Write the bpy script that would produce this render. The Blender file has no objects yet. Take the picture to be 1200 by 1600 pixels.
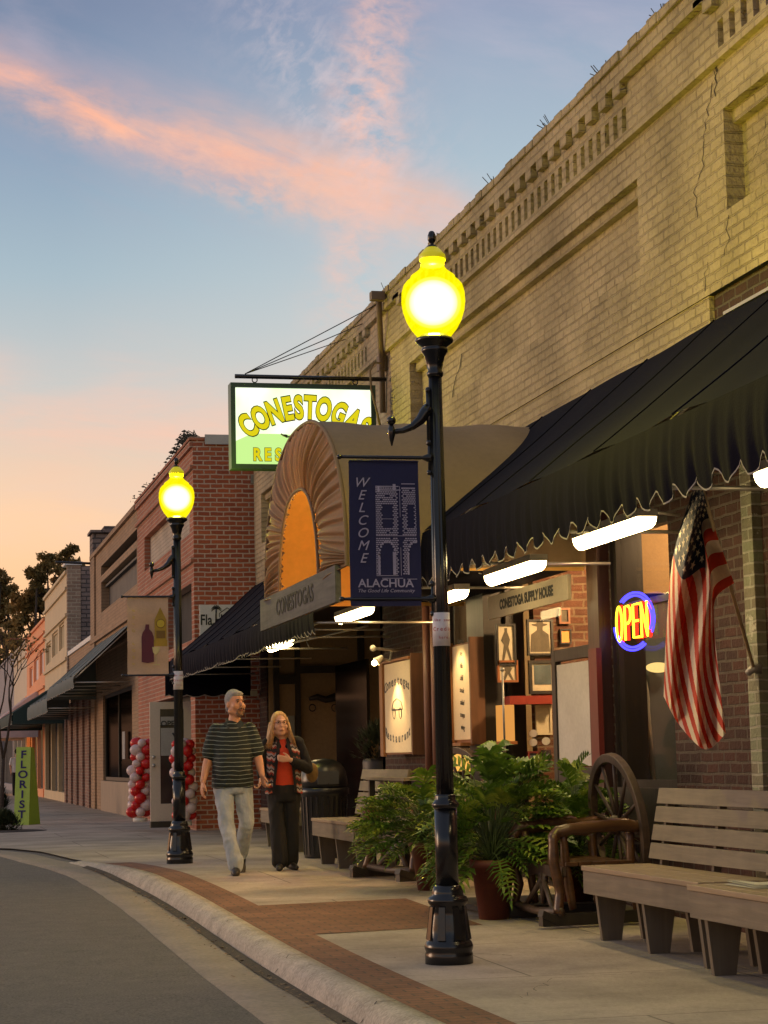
import bpy, bmesh, math, random
from mathutils import Vector, Matrix, noise as mnoise
R = math.radians
rnd = random.Random(7)
sc = bpy.context.scene
COL = sc.collection

# ------------------------------------------------------------------ camera
F = 3200.0
CAMZ = 1.25
dY = Vector((-740/F, -400/F, 1)).normalized()            # street direction seen by the camera (right, up, forward)
zz = Vector((-.021, 1.0, 0)); zz.z = -(zz.x*dY.x + zz.y*dY.y)/dY.z; zz.normalize()
xx = Vector((dY.y*zz.z-dY.z*zz.y, dY.z*zz.x-dY.x*zz.z, dY.x*zz.y-dY.y*zz.x)); xx = -xx if xx.x < 0 else xx
# rows: world axis expressed in camera frame -> camera axes in the world
right = Vector((xx.x, dY.x, zz.x)); up = Vector((xx.y, dY.y, zz.y)); fwd = Vector((xx.z, dY.z, zz.z))
CAM = Vector((0, 0, CAMZ))
cd = bpy.data.cameras.new('camera'); cam = bpy.data.objects.new('camera', cd); COL.objects.link(cam)
rot = Matrix((right, up, -fwd)).transposed()
cam.matrix_world = Matrix.Translation(CAM) @ rot.to_4x4()
cd.sensor_fit = 'HORIZONTAL'; cd.sensor_width = 36; cd.lens = 36*F/1200; cd.clip_end = 2000
sc.camera = cam
sc.render.resolution_x = 768; sc.render.resolution_y = 1024
sc.view_settings.view_transform = 'Standard'; sc.view_settings.look = 'None'
sc.view_settings.exposure = 0.0; sc.view_settings.gamma = 1
sc.cycles.use_denoising = True
sc.cycles.max_bounces = 6; sc.cycles.transparent_max_bounces = 16
sc.cycles.sample_clamp_indirect = 4

def ray(px, py):
    return (fwd + right*((px-600)/F) + up*((800-py)/F)).normalized()
def gz(y):
    t = min(1, max(0, (y-11)/11)); t = t*t*(3-2*t)
    return .14*t
def at(px, py, X=None, Y=None, Z=None):
    d = ray(px, py)
    if X is not None: t = (X-CAM.x)/d.x
    elif Y is not None: t = (Y-CAM.y)/d.y
    else: t = (Z-CAM.z)/d.z
    return CAM + d*t
def atg(px, py, dz=0):
    z = .1
    for _ in range(12):
        p = at(px, py, Z=z+dz); z = gz(p.y)
    p.z = gz(p.y)+dz
    return p
def ppm(p):                                              # pixels per metre at a point
    return F/(Vector(p)-CAM).dot(fwd)

# ------------------------------------------------------------------ world: dusk sky
SUN_EL, SUN_ROT = R(2.0), R(-62)
w = bpy.data.worlds.new('World'); sc.world = w; w.use_nodes = True
wn = w.node_tree; wn.nodes.clear()
class G:
    """tiny node-graph helper"""
    def __init__(s, nt): s.nt = nt
    def n(s, t, **k):
        x = s.nt.nodes.new(t)
        for a, v in k.items(): setattr(x, a, v)
        return x
    def lk(s, a, b): s.nt.links.new(a, b)
    def m(s, op, a, b=None, c=None, clamp=False):
        x = s.n('ShaderNodeMath', operation=op); x.use_clamp = clamp
        for i, v in enumerate((a, b, c)):
            if v is None: continue
            if isinstance(v, (int, float)): x.inputs[i].default_value = v
            else: s.lk(v, x.inputs[i])
        return x.outputs[0]
    def mix(s, f, a, b, t='MIX'):
        x = s.n('ShaderNodeMix', data_type='RGBA', blend_type=t)
        for i, v in ((0, f), (6, a), (7, b)):
            if isinstance(v, (int, float)): x.inputs[i].default_value = v
            elif isinstance(v, (tuple, list)): x.inputs[i].default_value = (*v[:3], 1)
            else: s.lk(v, x.inputs[i])
        return x.outputs[2]
    def ramp(s, f, stops, interp='LINEAR'):
        x = s.n('ShaderNodeValToRGB'); s.lk(f, x.inputs[0]); cr = x.color_ramp; cr.interpolation = interp
        while len(cr.elements) < len(stops): cr.elements.new(.5)
        for e, (p, c) in zip(cr.elements, stops):
            e.position = p; e.color = (*c, 1) if not isinstance(c, (int, float)) else (c, c, c, 1)
        return x.outputs[0]
    def comb(s, a, b, c=0.0):
        x = s.n('ShaderNodeCombineXYZ')
        for i, v in enumerate((a, b, c)):
            if isinstance(v, (int, float)): x.inputs[i].default_value = v
            else: s.lk(v, x.inputs[i])
        return x.outputs[0]
    def noise(s, vec, scale, detail=4, rough=.55, dist=0):
        x = s.n('ShaderNodeTexNoise'); x.inputs['Scale'].default_value = scale
        x.inputs['Detail'].default_value = detail; x.inputs['Roughness'].default_value = rough
        x.inputs['Distortion'].default_value = dist
        if vec is not None: s.lk(vec, x.inputs['Vector'])
        return x.outputs[0]
def lin(r, g, b):
    f = lambda c: (c/12.92 if c <= .04045 else ((c+.055)/1.055)**2.4)
    return tuple(f(v/255) for v in (r, g, b))
g = G(wn)
tc = g.n('ShaderNodeTexCoord'); sp = g.n('ShaderNodeSeparateXYZ'); g.lk(tc.outputs['Generated'], sp.inputs[0])
el = g.m('ARCSINE', sp.outputs[2]); az = g.m('ARCTAN2', sp.outputs[0], sp.outputs[1])
def azel(px, py):
    d = ray(px, py); return math.atan2(d.x, d.y), math.asin(d.z)
e_of = lambda y: azel(200, y)[1]
eln = g.m('MULTIPLY', el, 1/1.5708, clamp=True)
def st(y, c): return (max(0, e_of(y)/1.5708), lin(*c))
left = g.ramp(eln, [st(1190, (240, 174, 140)), st(960, (252, 192, 152)), st(820, (249, 201, 170)), st(700, (220, 194, 184)), st(610, (188, 192, 200)), st(430, (150, 176, 198)),
    st(230, (118, 146, 182)), st(10, (96, 116, 158)), (.34, lin(128, 138, 164)), (.7, lin(130, 136, 158)), (1, lin(130, 134, 154))])
rightc = g.ramp(eln, [st(1190, (225, 180, 152)), st(900, (222, 194, 176)), st(700, (212, 204, 200)), st(500, (196, 203, 210)), st(300, (168, 190, 208)),
    st(100, (148, 166, 194)), st(10, (140, 152, 186)), (.34, lin(148, 154, 176)), (.7, lin(146, 150, 168)), (1, lin(142, 146, 164))])
a0, a1 = azel(100, 500)[0], azel(760, 500)[0]
fx = g.m('SMOOTH_MIN', g.m('MULTIPLY', g.m('SUBTRACT', az, a0), 1/(a1-a0), clamp=True), 1.0, .1)
base = g.mix(g.m('ABSOLUTE', fx), left, rightc)
# clouds laid along directions on the dome
def band(p0, p1, width, nscale, thr, col, amt, seed, col_in, stretch=5.0, fade=.12):
    (ax, ay), (bx, by) = azel(*p0), azel(*p1)
    L = math.hypot(bx-ax, by-ay); ux, uy = (bx-ax)/L, (by-ay)/L
    du = g.m('SUBTRACT', az, ax); dv = g.m('SUBTRACT', el, ay)
    al = g.m('ADD', g.m('MULTIPLY', du, ux), g.m('MULTIPLY', dv, uy))
    ac = g.m('SUBTRACT', g.m('MULTIPLY', dv, ux), g.m('MULTIPLY', du, uy))
    warp = g.noise(g.comb(al, ac, seed), 14, 3)
    ac2 = g.m('ADD', ac, g.m('MULTIPLY', g.m('SUBTRACT', warp, .5), width*1.9))
    prof = g.m('POWER', 2.718, g.m('MULTIPLY', g.m('POWER', g.m('ABSOLUTE', g.m('DIVIDE', ac2, width)), 2.0), -1.0))
    ends = g.m('MULTIPLY', g.m('MULTIPLY', g.m('ADD', al, fade*.5), 1/fade, clamp=True), g.m('MULTIPLY', g.m('SUBTRACT', L+fade*.5, al), 1/fade, clamp=True))
    nz = g.noise(g.comb(g.m('MULTIPLY', al, 1/stretch), ac, seed+3), nscale, 8, .62, .3)
    nz = g.m('MULTIPLY', g.m('SUBTRACT', nz, thr), 1/(.72-thr), clamp=True)
    k = g.m('MULTIPLY', g.m('MULTIPLY', prof, ends), g.m('MULTIPLY', nz, amt), clamp=True)
    return g.mix(k, col_in, col)
c = base
c = band((-160, 60), (670, 325), .0125, 60, .24, lin(255, 176, 148), 1.35, 1.0, c, 3.2)
c = band((120, 190), (560, 330), .011, 120, .40, lin(255, 186, 160), 1.1, 21.0, c, 1.6)
c = band((-160, 40), (420, 270), .035, 40, .40, lin(168, 156, 180), .8, 4.0, c, 3)
c = band((330, 210), (700, 350), .018, 60, .30, lin(250, 190, 165), .9, 7.0, c, 4)
c = band((600, -60), (545, 440), .019, 62, .34, lin(250, 190, 174), 1.15, 9.0, c, .55)
c = band((430, 40), (640, 300), .030, 80, .42, lin(216, 196, 204), .8, 12.0, c, .6)
c = band((-200, 640), (520, 690), .030, 40, .36, lin(250, 188, 172), .8, 15.0, c, 5)
c = band((-200, 780), (420, 800), .020, 45, .42, lin(226, 196, 190), .6, 25.0, c, 6)
c = band((700, 10), (1100, 60), .028, 40, .40, lin(196, 184, 205), .6, 18.0, c, 4)
sky = g.n('ShaderNodeTexSky'); sky.sky_type = 'NISHITA'; sky.sun_disc = False
sky.sun_elevation = SUN_EL; sky.sun_rotation = SUN_ROT; sky.air_density = 1.4
c = g.mix(.12, c, sky.outputs[0])
bg = g.n('ShaderNodeBackground'); g.lk(c, bg.inputs[0]); bg.inputs[1].default_value = 1.0
out = g.n('ShaderNodeOutputWorld'); g.lk(bg.outputs[0], out.inputs[0])

sl = bpy.data.lights.new('sun', 'SUN'); sl.energy = .85; sl.angle = R(20); sl.color = (1.0, .72, .5)
so = bpy.data.objects.new('sun', sl); COL.objects.link(so)
sd = Vector((math.sin(SUN_ROT)*math.cos(SUN_EL+R(6)), math.cos(SUN_ROT)*math.cos(SUN_EL+R(6)), math.sin(SUN_EL+R(6))))
so.rotation_euler = (-sd).to_track_quat('-Z', 'Y').to_euler()

# ------------------------------------------------------------------ materials
MATS = {}
def newmat(name):
    m = bpy.data.materials.new(name); m.use_nodes = True; m.node_tree.nodes.clear()
    gg = G(m.node_tree); o = gg.n('ShaderNodeOutputMaterial')
    return m, gg, o
def principled(gg, o, rough=.7, metal=0., spec=.5):
    b = gg.n('ShaderNodeBsdfPrincipled'); b.inputs['Roughness'].default_value = rough
    b.inputs['Metallic'].default_value = metal; b.inputs['Specular IOR Level'].default_value = spec
    gg.lk(b.outputs[0], o.inputs[0]); return b
def pos(gg, obj=False):
    if obj: return gg.n('ShaderNodeTexCoord').outputs['Object']
    return gg.n('ShaderNodeNewGeometry').outputs['Position']
def mat(name, col, rough=.7, metal=0., var=.25, vs=3., bump=.0, bs=60., obj=False, spec=.5, fine=.12, trans=0.):
    if name in MATS: return MATS[name]
    m, gg, o = newmat(name); b = principled(gg, o, rough, metal, spec)
    p = pos(gg, obj)
    n1 = gg.noise(p, vs, 5); n2 = gg.noise(p, vs*14, 3)
    f = gg.m('ADD', gg.m('MULTIPLY', gg.m('SUBTRACT', n1, .5), var*2.4), gg.m('MULTIPLY', gg.m('SUBTRACT', n2, .5), fine*2.4))
    f = gg.m('ADD', f, 1.0)
    cc = gg.mix(1.0, col, gg.comb(f, f, f), 'MULTIPLY'); gg.lk(cc, b.inputs['Base Color'])
    r = gg.m('ADD', gg.m('MULTIPLY', gg.m('SUBTRACT', n1, .5), .25), rough, clamp=True); gg.lk(r, b.inputs['Roughness'])
    if bump:
        bn = gg.n('ShaderNodeBump'); bn.inputs['Strength'].default_value = bump; bn.inputs['Distance'].default_value = .01
        gg.lk(gg.noise(p, bs, 4), bn.inputs['Height']); gg.lk(bn.outputs[0], b.inputs['Normal'])
    if trans:
        t = gg.n('ShaderNodeBsdfTranslucent'); gg.lk(cc, t.inputs[0]); mx = gg.n('ShaderNodeMixShader'); mx.inputs[0].default_value = trans
        gg.lk(b.outputs[0], mx.inputs[1]); gg.lk(t.outputs[0], mx.inputs[2]); gg.lk(mx.outputs[0], o.inputs[0])
    MATS[name] = m; return m
def emat(name, col, strength):
    if name in MATS: return MATS[name]
    m, gg, o = newmat(name); e = gg.n('ShaderNodeEmission'); e.inputs[0].default_value = (*col, 1); e.inputs[1].default_value = strength
    gg.lk(e.outputs[0], o.inputs[0]); MATS[name] = m; return m
def brick(name, c1, c2, mort, axis='Y', bw=.215, rh=.075, ms=.010, bump=.6, stain=.35, rough=.85, flake=None, vs=1.2, fill=0., speck=0.):
    if name in MATS: return MATS[name]
    m, gg, o = newmat(name); b = principled(gg, o, rough, 0, .25)
    s = gg.n('ShaderNodeSeparateXYZ'); P = pos(gg); gg.lk(P, s.inputs[0])
    u = s.outputs[1] if axis == 'Y' else s.outputs[0]
    wob = gg.noise(P, 6, 2)
    v = gg.m('ADD', s.outputs[2], gg.m('MULTIPLY', gg.m('SUBTRACT', wob, .5), .020))
    u = gg.m('ADD', u, gg.m('MULTIPLY', gg.m('SUBTRACT', gg.noise(P, 9, 2), .5), .035))
    if axis == 'XY': u, v = s.outputs[0], s.outputs[1]
    bt = gg.n('ShaderNodeTexBrick'); gg.lk(gg.comb(u, v, 0.), bt.inputs['Vector'])
    bt.inputs['Scale'].default_value = 1; bt.inputs['Brick Width'].default_value = bw; bt.inputs['Row Height'].default_value = rh
    bt.inputs['Mortar Size'].default_value = ms; bt.inputs['Mortar Smooth'].default_value = .35; bt.inputs['Bias'].default_value = -.1
    bt.inputs['Color1'].default_value = (*c1, 1); bt.inputs['Color2'].default_value = (*c2, 1); bt.inputs['Mortar'].default_value = (*mort, 1)
    n1 = gg.noise(P, vs, 6, .6); n2 = gg.noise(P, 35, 4, .6)
    f = gg.m('ADD', 1.0, gg.m('ADD', gg.m('MULTIPLY', gg.m('SUBTRACT', n1, .5), stain*2.6), gg.m('MULTIPLY', gg.m('SUBTRACT', n2, .5), .5)))
    bc = bt.outputs[0]
    if fill:
        kf = gg.m('MULTIPLY', gg.m('SUBTRACT', gg.noise(P, 1.7, 5, .65), .36), 4.5, clamp=True); bc = gg.mix(gg.m('MULTIPLY', kf, fill), bc, c1)
    cc = gg.mix(1.0, bc, gg.comb(f, f, f), 'MULTIPLY')
    if speck:
        ks = gg.m('MULTIPLY', gg.m('SUBTRACT', gg.noise(P, 4.5, 7, .75), .53), 6.0, clamp=True); cc = gg.mix(gg.m('MULTIPLY', ks, speck), cc, mort)
        k2 = gg.m('GREATER_THAN', gg.noise(P, 38, 3, .5), .67); cc = gg.mix(gg.m('MULTIPLY', k2, .45), cc, mort)
    if flake:
        fc, amount = flake
        k = gg.m('GREATER_THAN', gg.noise(P, 7, 7, .7), 1-amount); cc = gg.mix(k, cc, fc)
    gg.lk(cc, b.inputs['Base Color'])
    h = gg.m('ADD', gg.m('MULTIPLY', bt.outputs[1], -1.0), gg.m('MULTIPLY', n2, .7))
    h = gg.m('ADD', h, gg.m('MULTIPLY', gg.noise(P, 12, 3), .5))
    bn = gg.n('ShaderNodeBump'); bn.inputs['Strength'].default_value = bump; bn.inputs['Distance'].default_value = .02
    gg.lk(h, bn.inputs['Height']); gg.lk(bn.outputs[0], b.inputs['Normal'])
    MATS[name] = m; return m
def wood(name, c1, c2, axis=1, rough=.6, scale=1.):
    if name in MATS: return MATS[name]
    m, gg, o = newmat(name); b = principled(gg, o, rough)
    mp = gg.n('ShaderNodeMapping'); sv = [22*scale]*3; sv[axis] = 1.2*scale; mp.inputs['Scale'].default_value = sv
    gg.lk(pos(gg, True), mp.inputs[0]); n = gg.noise(mp.outputs[0], 1., 6, .65, .6)
    n2 = gg.noise(pos(gg, True), 5, 4)
    cc = gg.mix(gg.m('MULTIPLY', gg.m('SUBTRACT', gg.m('ADD', gg.m('MULTIPLY', n, .7), gg.m('MULTIPLY', n2, .3)), .3), 2.4, clamp=True), c1, c2); gg.lk(cc, b.inputs['Base Color'])
    bn = gg.n('ShaderNodeBump'); bn.inputs['Strength'].default_value = .35; bn.inputs['Distance'].default_value = .006
    gg.lk(n, bn.inputs['Height']); gg.lk(bn.outputs[0], b.inputs['Normal']); MATS[name] = m; return m
def glass(name, tint=(.8, .85, .85), refl=.12, rough=.03):
    if name in MATS: return MATS[name]
    m, gg, o = newmat(name); t = gg.n('ShaderNodeBsdfTransparent'); t.inputs[0].default_value = (*tint, 1)
    gl = gg.n('ShaderNodeBsdfGlossy'); gl.inputs['Roughness'].default_value = rough
    mx = gg.n('ShaderNodeMixShader'); mx.inputs[0].default_value = refl
    gg.lk(t.outputs[0], mx.inputs[1]); gg.lk(gl.outputs[0], mx.inputs[2]); gg.lk(mx.outputs[0], o.inputs[0]); MATS[name] = m; return m

# ------------------------------------------------------------------ mesh building
ORG = {}
class MB:
    def __init__(s): s.v = []; s.f = []; s.mi = []; s.M = None; s.sm = []
    def add(s, vs, fs, mi=0, smooth=False):
        n = len(s.v)
        s.v += [(s.M @ Vector(q)) if s.M else Vector(q) for q in vs]
        for f in fs: s.f.append(tuple(n+i for i in f)); s.mi.append(mi); s.sm.append(smooth)
        return s
    def box(s, a, b, mi=0):
        x0, x1 = sorted((a[0], b[0])); y0, y1 = sorted((a[1], b[1])); z0, z1 = sorted((a[2], b[2]))
        vs = [(x0,y0,z0),(x1,y0,z0),(x1,y1,z0),(x0,y1,z0),(x0,y0,z1),(x1,y0,z1),(x1,y1,z1),(x0,y1,z1)]
        return s.add(vs, [(3,2,1,0),(4,5,6,7),(0,1,5,4),(1,2,6,5),(2,3,7,6),(3,0,4,7)], mi)
    def beam(s, p0, p1, w, h, mi=0, upv=(0, 0, 1), taper=1.):
        p0, p1 = Vector(p0), Vector(p1); d = (p1-p0).normalized(); u = Vector(upv)
        if abs(d.dot(u)) > .98: u = Vector((0, 1, 0))
        sx = d.cross(u).normalized(); sy = sx.cross(d).normalized(); vs = []
        for p, k in ((p0, 1.), (p1, taper)):
            for a, b in ((-1, -1), (1, -1), (1, 1), (-1, 1)): vs.append(p+sx*a*w/2*k+sy*b*h/2*k)
        return s.add(vs, [(3,2,1,0),(4,5,6,7),(0,1,5,4),(1,2,6,5),(2,3,7,6),(3,0,4,7)], mi)
    def tube(s, pts, r, mi=0, n=10, smooth=True, cap=True):
        pts = [Vector(p) for p in pts]; rs = r if isinstance(r, (list, tuple)) else [r]*len(pts)
        vs = []; fs = []; ref = None
        for i, p in enumerate(pts):
            d = (pts[min(i+1, len(pts)-1)]-pts[max(i-1, 0)]).normalized()
            if ref is None:
                ref = Vector((0, 0, 1)) if abs(d.z) < .9 else Vector((1, 0, 0))
            a = d.cross(ref).normalized(); b = a.cross(d).normalized(); ref = b
            for k in range(n):
                t = 2*math.pi*k/n; vs.append(p+(a*math.cos(t)+b*math.sin(t))*rs[i])
        for i in range(len(pts)-1):
            for k in range(n): fs.append((i*n+k, i*n+(k+1) % n, (i+1)*n+(k+1) % n, (i+1)*n+k))
        if cap: fs.append(tuple(range(n-1, -1, -1))); fs.append(tuple(range((len(pts)-1)*n, len(pts)*n)))
        return s.add(vs, fs, mi, smooth)
    def lathe(s, prof, c=(0, 0, 0), n=32, mi=0, flute=0, smooth=True):
        vs = []; fs = []
        for r, z in prof:
            for k in range(n):
                t = 2*math.pi*k/n; q = r*(1-flute*abs(math.cos(t*6))) if flute else r
                vs.append((c[0]+q*math.cos(t), c[1]+q*math.sin(t), c[2]+z))
        for i in range(len(prof)-1):
            for k in range(n): fs.append((i*n+k, i*n+(k+1) % n, (i+1)*n+(k+1) % n, (i+1)*n+k))
        fs.append(tuple(range(n-1, -1, -1))); fs.append(tuple(range((len(prof)-1)*n, len(prof)*n)))
        return s.add(vs, fs, mi, smooth)
    def grid(s, fn, nu, nv, mi=0, smooth=True, mif=None):
        n = len(s.v); vs = [fn(i/nu, j/nv) for j in range(nv+1) for i in range(nu+1)]
        s.add(vs, [], mi)
        for j in range(nv):
            for i in range(nu):
                a = n+j*(nu+1)+i; s.f.append((a, a+1, a+nu+2, a+nu+1)); s.mi.append(mif(i, j) if mif else mi); s.sm.append(smooth)
        return s
    def sphere(s, c, r, mi=0, n=16, m=10, sq=(1, 1, 1), rot=None):
        vs = []; fs = []
        for j in range(m+1):
            ph = math.pi*j/m
            for k in range(n):
                t = 2*math.pi*k/n
                q = Vector((math.sin(ph)*math.cos(t)*r*sq[0], math.sin(ph)*math.sin(t)*r*sq[1], math.cos(ph)*r*sq[2]))
                if rot: q = rot @ q
                vs.append(Vector(c)+q)
        for j in range(m):
            for k in range(n): fs.append((j*n+k, (j+1)*n+k, (j+1)*n+(k+1) % n, j*n+(k+1) % n))
        return s.add(vs, fs, mi, True)
    def cone(s, p0, p1, r0, r1, n=14, mi=0):                 # round cone (capsule) for remeshed figures
        p0, p1 = Vector(p0), Vector(p1); d = p1-p0; L = d.length; d.normalize(); pts = []; rs = []
        for k in range(5): a = math.pi/2*(1-k/4); pts.append(p0-d*math.sin(a)*r0); rs.append(max(.0008, math.cos(a)*r0))
        for k in range(1, 5): a = math.pi/2*k/4; pts.append(p1+d*math.sin(a)*r1); rs.append(max(.0008, math.cos(a)*r1))
        pts.insert(5, p1); rs.insert(5, r1)
        return s.tube(pts, rs, mi, n)
    def prism(s, poly, a, b, mi=0):                          # poly: list of (u,v); a(u,v) and b(u,v) give the two faces
        n = len(poly); vs = [a(*q) for q in poly]+[b(*q) for q in poly]
        fs = [tuple(range(n-1, -1, -1)), tuple(range(n, 2*n))]+[(i, (i+1) % n, n+(i+1) % n, n+i) for i in range(n)]
        return s.add(vs, fs, mi)
    def text(s, txt, size, o, ux, uy, mi=0, align='CENTER', offset=0., ext=.002, shear=0., xs=1., res=4, spacing=1.):
        cu = bpy.data.curves.new('t', 'FONT'); cu.body = txt; cu.size = size; cu.align_x = align; cu.align_y = 'CENTER'
        cu.offset = offset; cu.extrude = ext; cu.shear = shear; cu.resolution_u = res; cu.space_character = spacing
        ob = bpy.data.objects.new('t', cu); COL.objects.link(ob)
        me = bpy.data.meshes.new_from_object(ob.evaluated_get(bpy.context.evaluated_depsgraph_get()))
        bpy.data.objects.remove(ob); ux = Vector(ux).normalized(); uy = Vector(uy).normalized(); nz = ux.cross(uy); o = Vector(o)
        s.add([o+ux*q.co.x*xs+uy*q.co.y+nz*q.co.z for q in me.vertices], [tuple(p.vertices) for p in me.polygons], mi)
        bpy.data.meshes.remove(me); return s
    def arc_text(s, txt, size, c, ux, uy, rad, a0, a1, mi=0, offset=0., ext=.002, up=True, ys=1., **k):
        ux = Vector(ux).normalized(); uy = Vector(uy).normalized(); n = len(txt)
        for i, ch in enumerate(txt):
            a = a0+(a1-a0)*(i/(n-1) if n > 1 else .5)
            rd = ux*math.sin(a)+uy*math.cos(a)*(1 if up else -1)*ys
            p = Vector(c)+rd*rad; tx = ux*math.cos(a)-uy*math.sin(a)*(1 if up else -1)
            ty = (ux*math.sin(a)+uy*math.cos(a)) if up else (-ux*math.sin(a)+uy*math.cos(a))
            s.text(ch, size, p, tx, ty, mi, offset=offset, ext=ext, **k)
        return s
    def build(s, name, mats, parent=None, remesh=None, smooth_it=0, bevel=0):
        o0 = ORG.get(parent.name, Vector((0, 0, 0))) if parent else Vector((0, 0, 0))
        me = bpy.data.meshes.new(name); me.from_pydata([q-o0 for q in s.v], [], s.f)
        mats = mats if isinstance(mats, (list, tuple)) else [mats]
        for m in mats: me.materials.append(m)
        me.polygons.foreach_set('material_index', s.mi); me.polygons.foreach_set('use_smooth', s.sm); me.update()
        ob = bpy.data.objects.new(name, me); COL.objects.link(ob)
        if remesh:
            md = ob.modifiers.new('r', 'REMESH'); md.mode = 'VOXEL'; md.voxel_size = remesh; md.use_smooth_shade = True
            if smooth_it: ms = ob.modifiers.new('s', 'SMOOTH'); ms.factor = .5; ms.iterations = smooth_it
            me2 = bpy.data.meshes.new_from_object(ob.evaluated_get(bpy.context.evaluated_depsgraph_get()))
            ob.modifiers.clear(); ob.data = me2; me2.materials.clear()
            for m in mats: me2.materials.append(m)
        if bevel:
            md = ob.modifiers.new('bevel', 'BEVEL'); md.width = bevel; md.segments = 2; md.limit_method = 'ANGLE'
        if parent: ob.parent = parent
        ORG[ob.name] = o0
        return ob
def T(name, label, cat, loc=(0, 0, 0), group=None):
    o = bpy.data.objects.new(name, None); COL.objects.link(o); o.location = loc; o['label'] = label; o['category'] = cat
    o.empty_display_size = .1
    if group: o['group'] = group
    ORG[o.name] = Vector(loc); return o
def tag(o, label, cat, group=None):
    o['label'] = label; o['category'] = cat
    if group: o['group'] = group
    return o
def struct(name, mb, m, **k):
    o = mb.build(name, m, **k); o['kind'] = 'structure'; return o
def copy_tree(o, parent=None):
    c = o.copy(); COL.objects.link(c)
    if parent: c.parent = parent
    for ch in list(o.children): copy_tree(ch, c)
    return c
def place(o, p, rz=0, s=1):
    o.location = p; o.rotation_euler = (0, 0, rz); o.scale = (s, s, s); return o
def light(name, p, energy, col, rad=.05, parent=None):
    l = bpy.data.lights.new(name, 'POINT'); l.energy = energy; l.color = col; l.shadow_soft_size = rad
    o = bpy.data.objects.new(name, l); COL.objects.link(o); o.location = Vector(p)-(ORG.get(parent.name, Vector()) if parent else Vector())
    if parent: o.parent = parent
    return o
def holes(mb, c, depth, u0, u1, z0, z1, rects, mi=0, mr=None, back=None):
    """wall sheet on X=c between u0..u1 (Y), z0..z1 with rectangular openings, reveals going back by depth"""
    us = sorted({u0, u1, *[min(max(q, u0), u1) for r in rects for q in r[:2]]}); zs = sorted({z0, z1, *[min(max(q, z0), z1) for r in rects for q in r[2:4]]})
    inh = lambda u, z: any(r[0] < u < r[1] and r[2] < z < r[3] for r in rects)
    for i in range(len(us)-1):
        for j in range(len(zs)-1):
            if not inh((us[i]+us[i+1])/2, (zs[j]+zs[j+1])/2):
                mb.add([(c, us[i], zs[j]), (c, us[i+1], zs[j]), (c, us[i+1], zs[j+1]), (c, us[i], zs[j+1])], [(3, 2, 1, 0)], mi)
    for r in rects:
        a, b, lo, hi = max(r[0], u0), min(r[1], u1), max(r[2], z0), min(r[3], z1)
        for q in (((a, lo), (a, hi)), ((b, hi), (b, lo)), ((a, hi), (b, hi)), ((b, lo), (a, lo))):
            mb.add([(c, *q[0]), (c, *q[1]), (c+depth, *q[1]), (c+depth, *q[0])], [(0, 1, 2, 3)], mr if mr is not None else mi)
    return mb
# ------------------------------------------------------------------ palette
M_asph = mat('asphalt', (.140, .125, .112), .85, var=.35, vs=5, bump=.9, bs=160, fine=.9)
M_conc = brick('sidewalk_concrete', (.43, .355, .275), (.40, .33, .255), (.23, .19, .15), 'XY', 2.3, 1.9, .010, .30, .62, vs=1.1, speck=.42)
M_kerb = mat('kerb_concrete', (.43, .37, .30), .85, var=.55, vs=3.5, bump=.8, bs=50, fine=.6)
M_gut = mat('gutter_concrete', (.27, .225, .17), .85, var=.35, vs=2, bump=.5, bs=70, fine=.35)
M_pav = brick('brick_paving', (.27, .13, .075), (.21, .105, .065), (.12, .085, .06), 'XY', .2, .1, .008, .5, .55, speck=.35)
M_earth = mat('earth', (.07, .06, .045), .95, var=.4, vs=.5)
TANC = (.42, .345, .225)
M_tan = brick('painted_tan_brick', (.43, .345, .22), (.37, .30, .19), (.29, .23, .145), 'Y', .215, .078, .009, 1.25, .60, flake=((.19, .14, .095), .17), vs=.9, fill=.85)
M_tanL = brick('painted_tan_brick_far', (.40, .34, .25), (.37, .31, .23), (.28, .23, .17), 'X', .215, .078, .010, .8, .2)
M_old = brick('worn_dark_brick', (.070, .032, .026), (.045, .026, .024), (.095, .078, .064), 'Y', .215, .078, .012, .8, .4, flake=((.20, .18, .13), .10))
M_oldx = brick('worn_dark_brick_return', (.16, .075, .052), (.11, .055, .04), (.17, .14, .11), 'X', .215, .078, .012, .8, .4)
M_redx = brick('red_brick_side', (.46, .13, .06), (.33, .09, .05), (.60, .43, .33), 'X', .215, .078, .013, .7, .3)
M_redy = brick('red_brick_front', (.42, .16, .09), (.33, .12, .075), (.45, .32, .24), 'Y', .215, .078, .012, .7, .25)
M_tanw = brick('tan_brick_front', (.38, .25, .155), (.33, .22, .135), (.25, .17, .11), 'Y', .3, .078, .008, .5, .25)
M_stone = brick('rough_stone', (.26, .20, .17), (.17, .13, .12), (.09, .075, .07), 'X', .34, .13, .02, 1.0, .5)
M_yel = mat('ochre_stucco', (.66, .52, .33), .9, var=.15, vs=1)
M_org = mat('orange_stucco', (.85, .38, .19), .9, var=.12, vs=1)
M_crm = mat('cream_stucco', (.66, .53, .38), .9, var=.15, vs=1)
M_dk = mat('dark_void', (.012, .010, .009), .8, var=.2)
M_dkw = wood('dark_red_wood', (.030, .012, .009), (.055, .018, .012), 2, .4)
M_blkw = wood('blackened_wood', (.014, .011, .009), (.03, .022, .016), 2, .5)
M_redp = mat('red_painted_post', (.11, .012, .008), .45)
M_awn = mat('black_awning_canvas', (.0070, .0068, .0135), .9, var=.25, vs=1.5, bump=.25, bs=90, trans=.0, spec=.08)
M_awng = mat('grey_green_awning_canvas', (.13, .15, .14), .85, var=.2, vs=1.2)
M_awnd = mat('dark_green_awning_canvas', (.018, .040, .034), .8, var=.2)
M_white = mat('white_paint', (.72, .70, .66), .6, var=.08)
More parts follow.
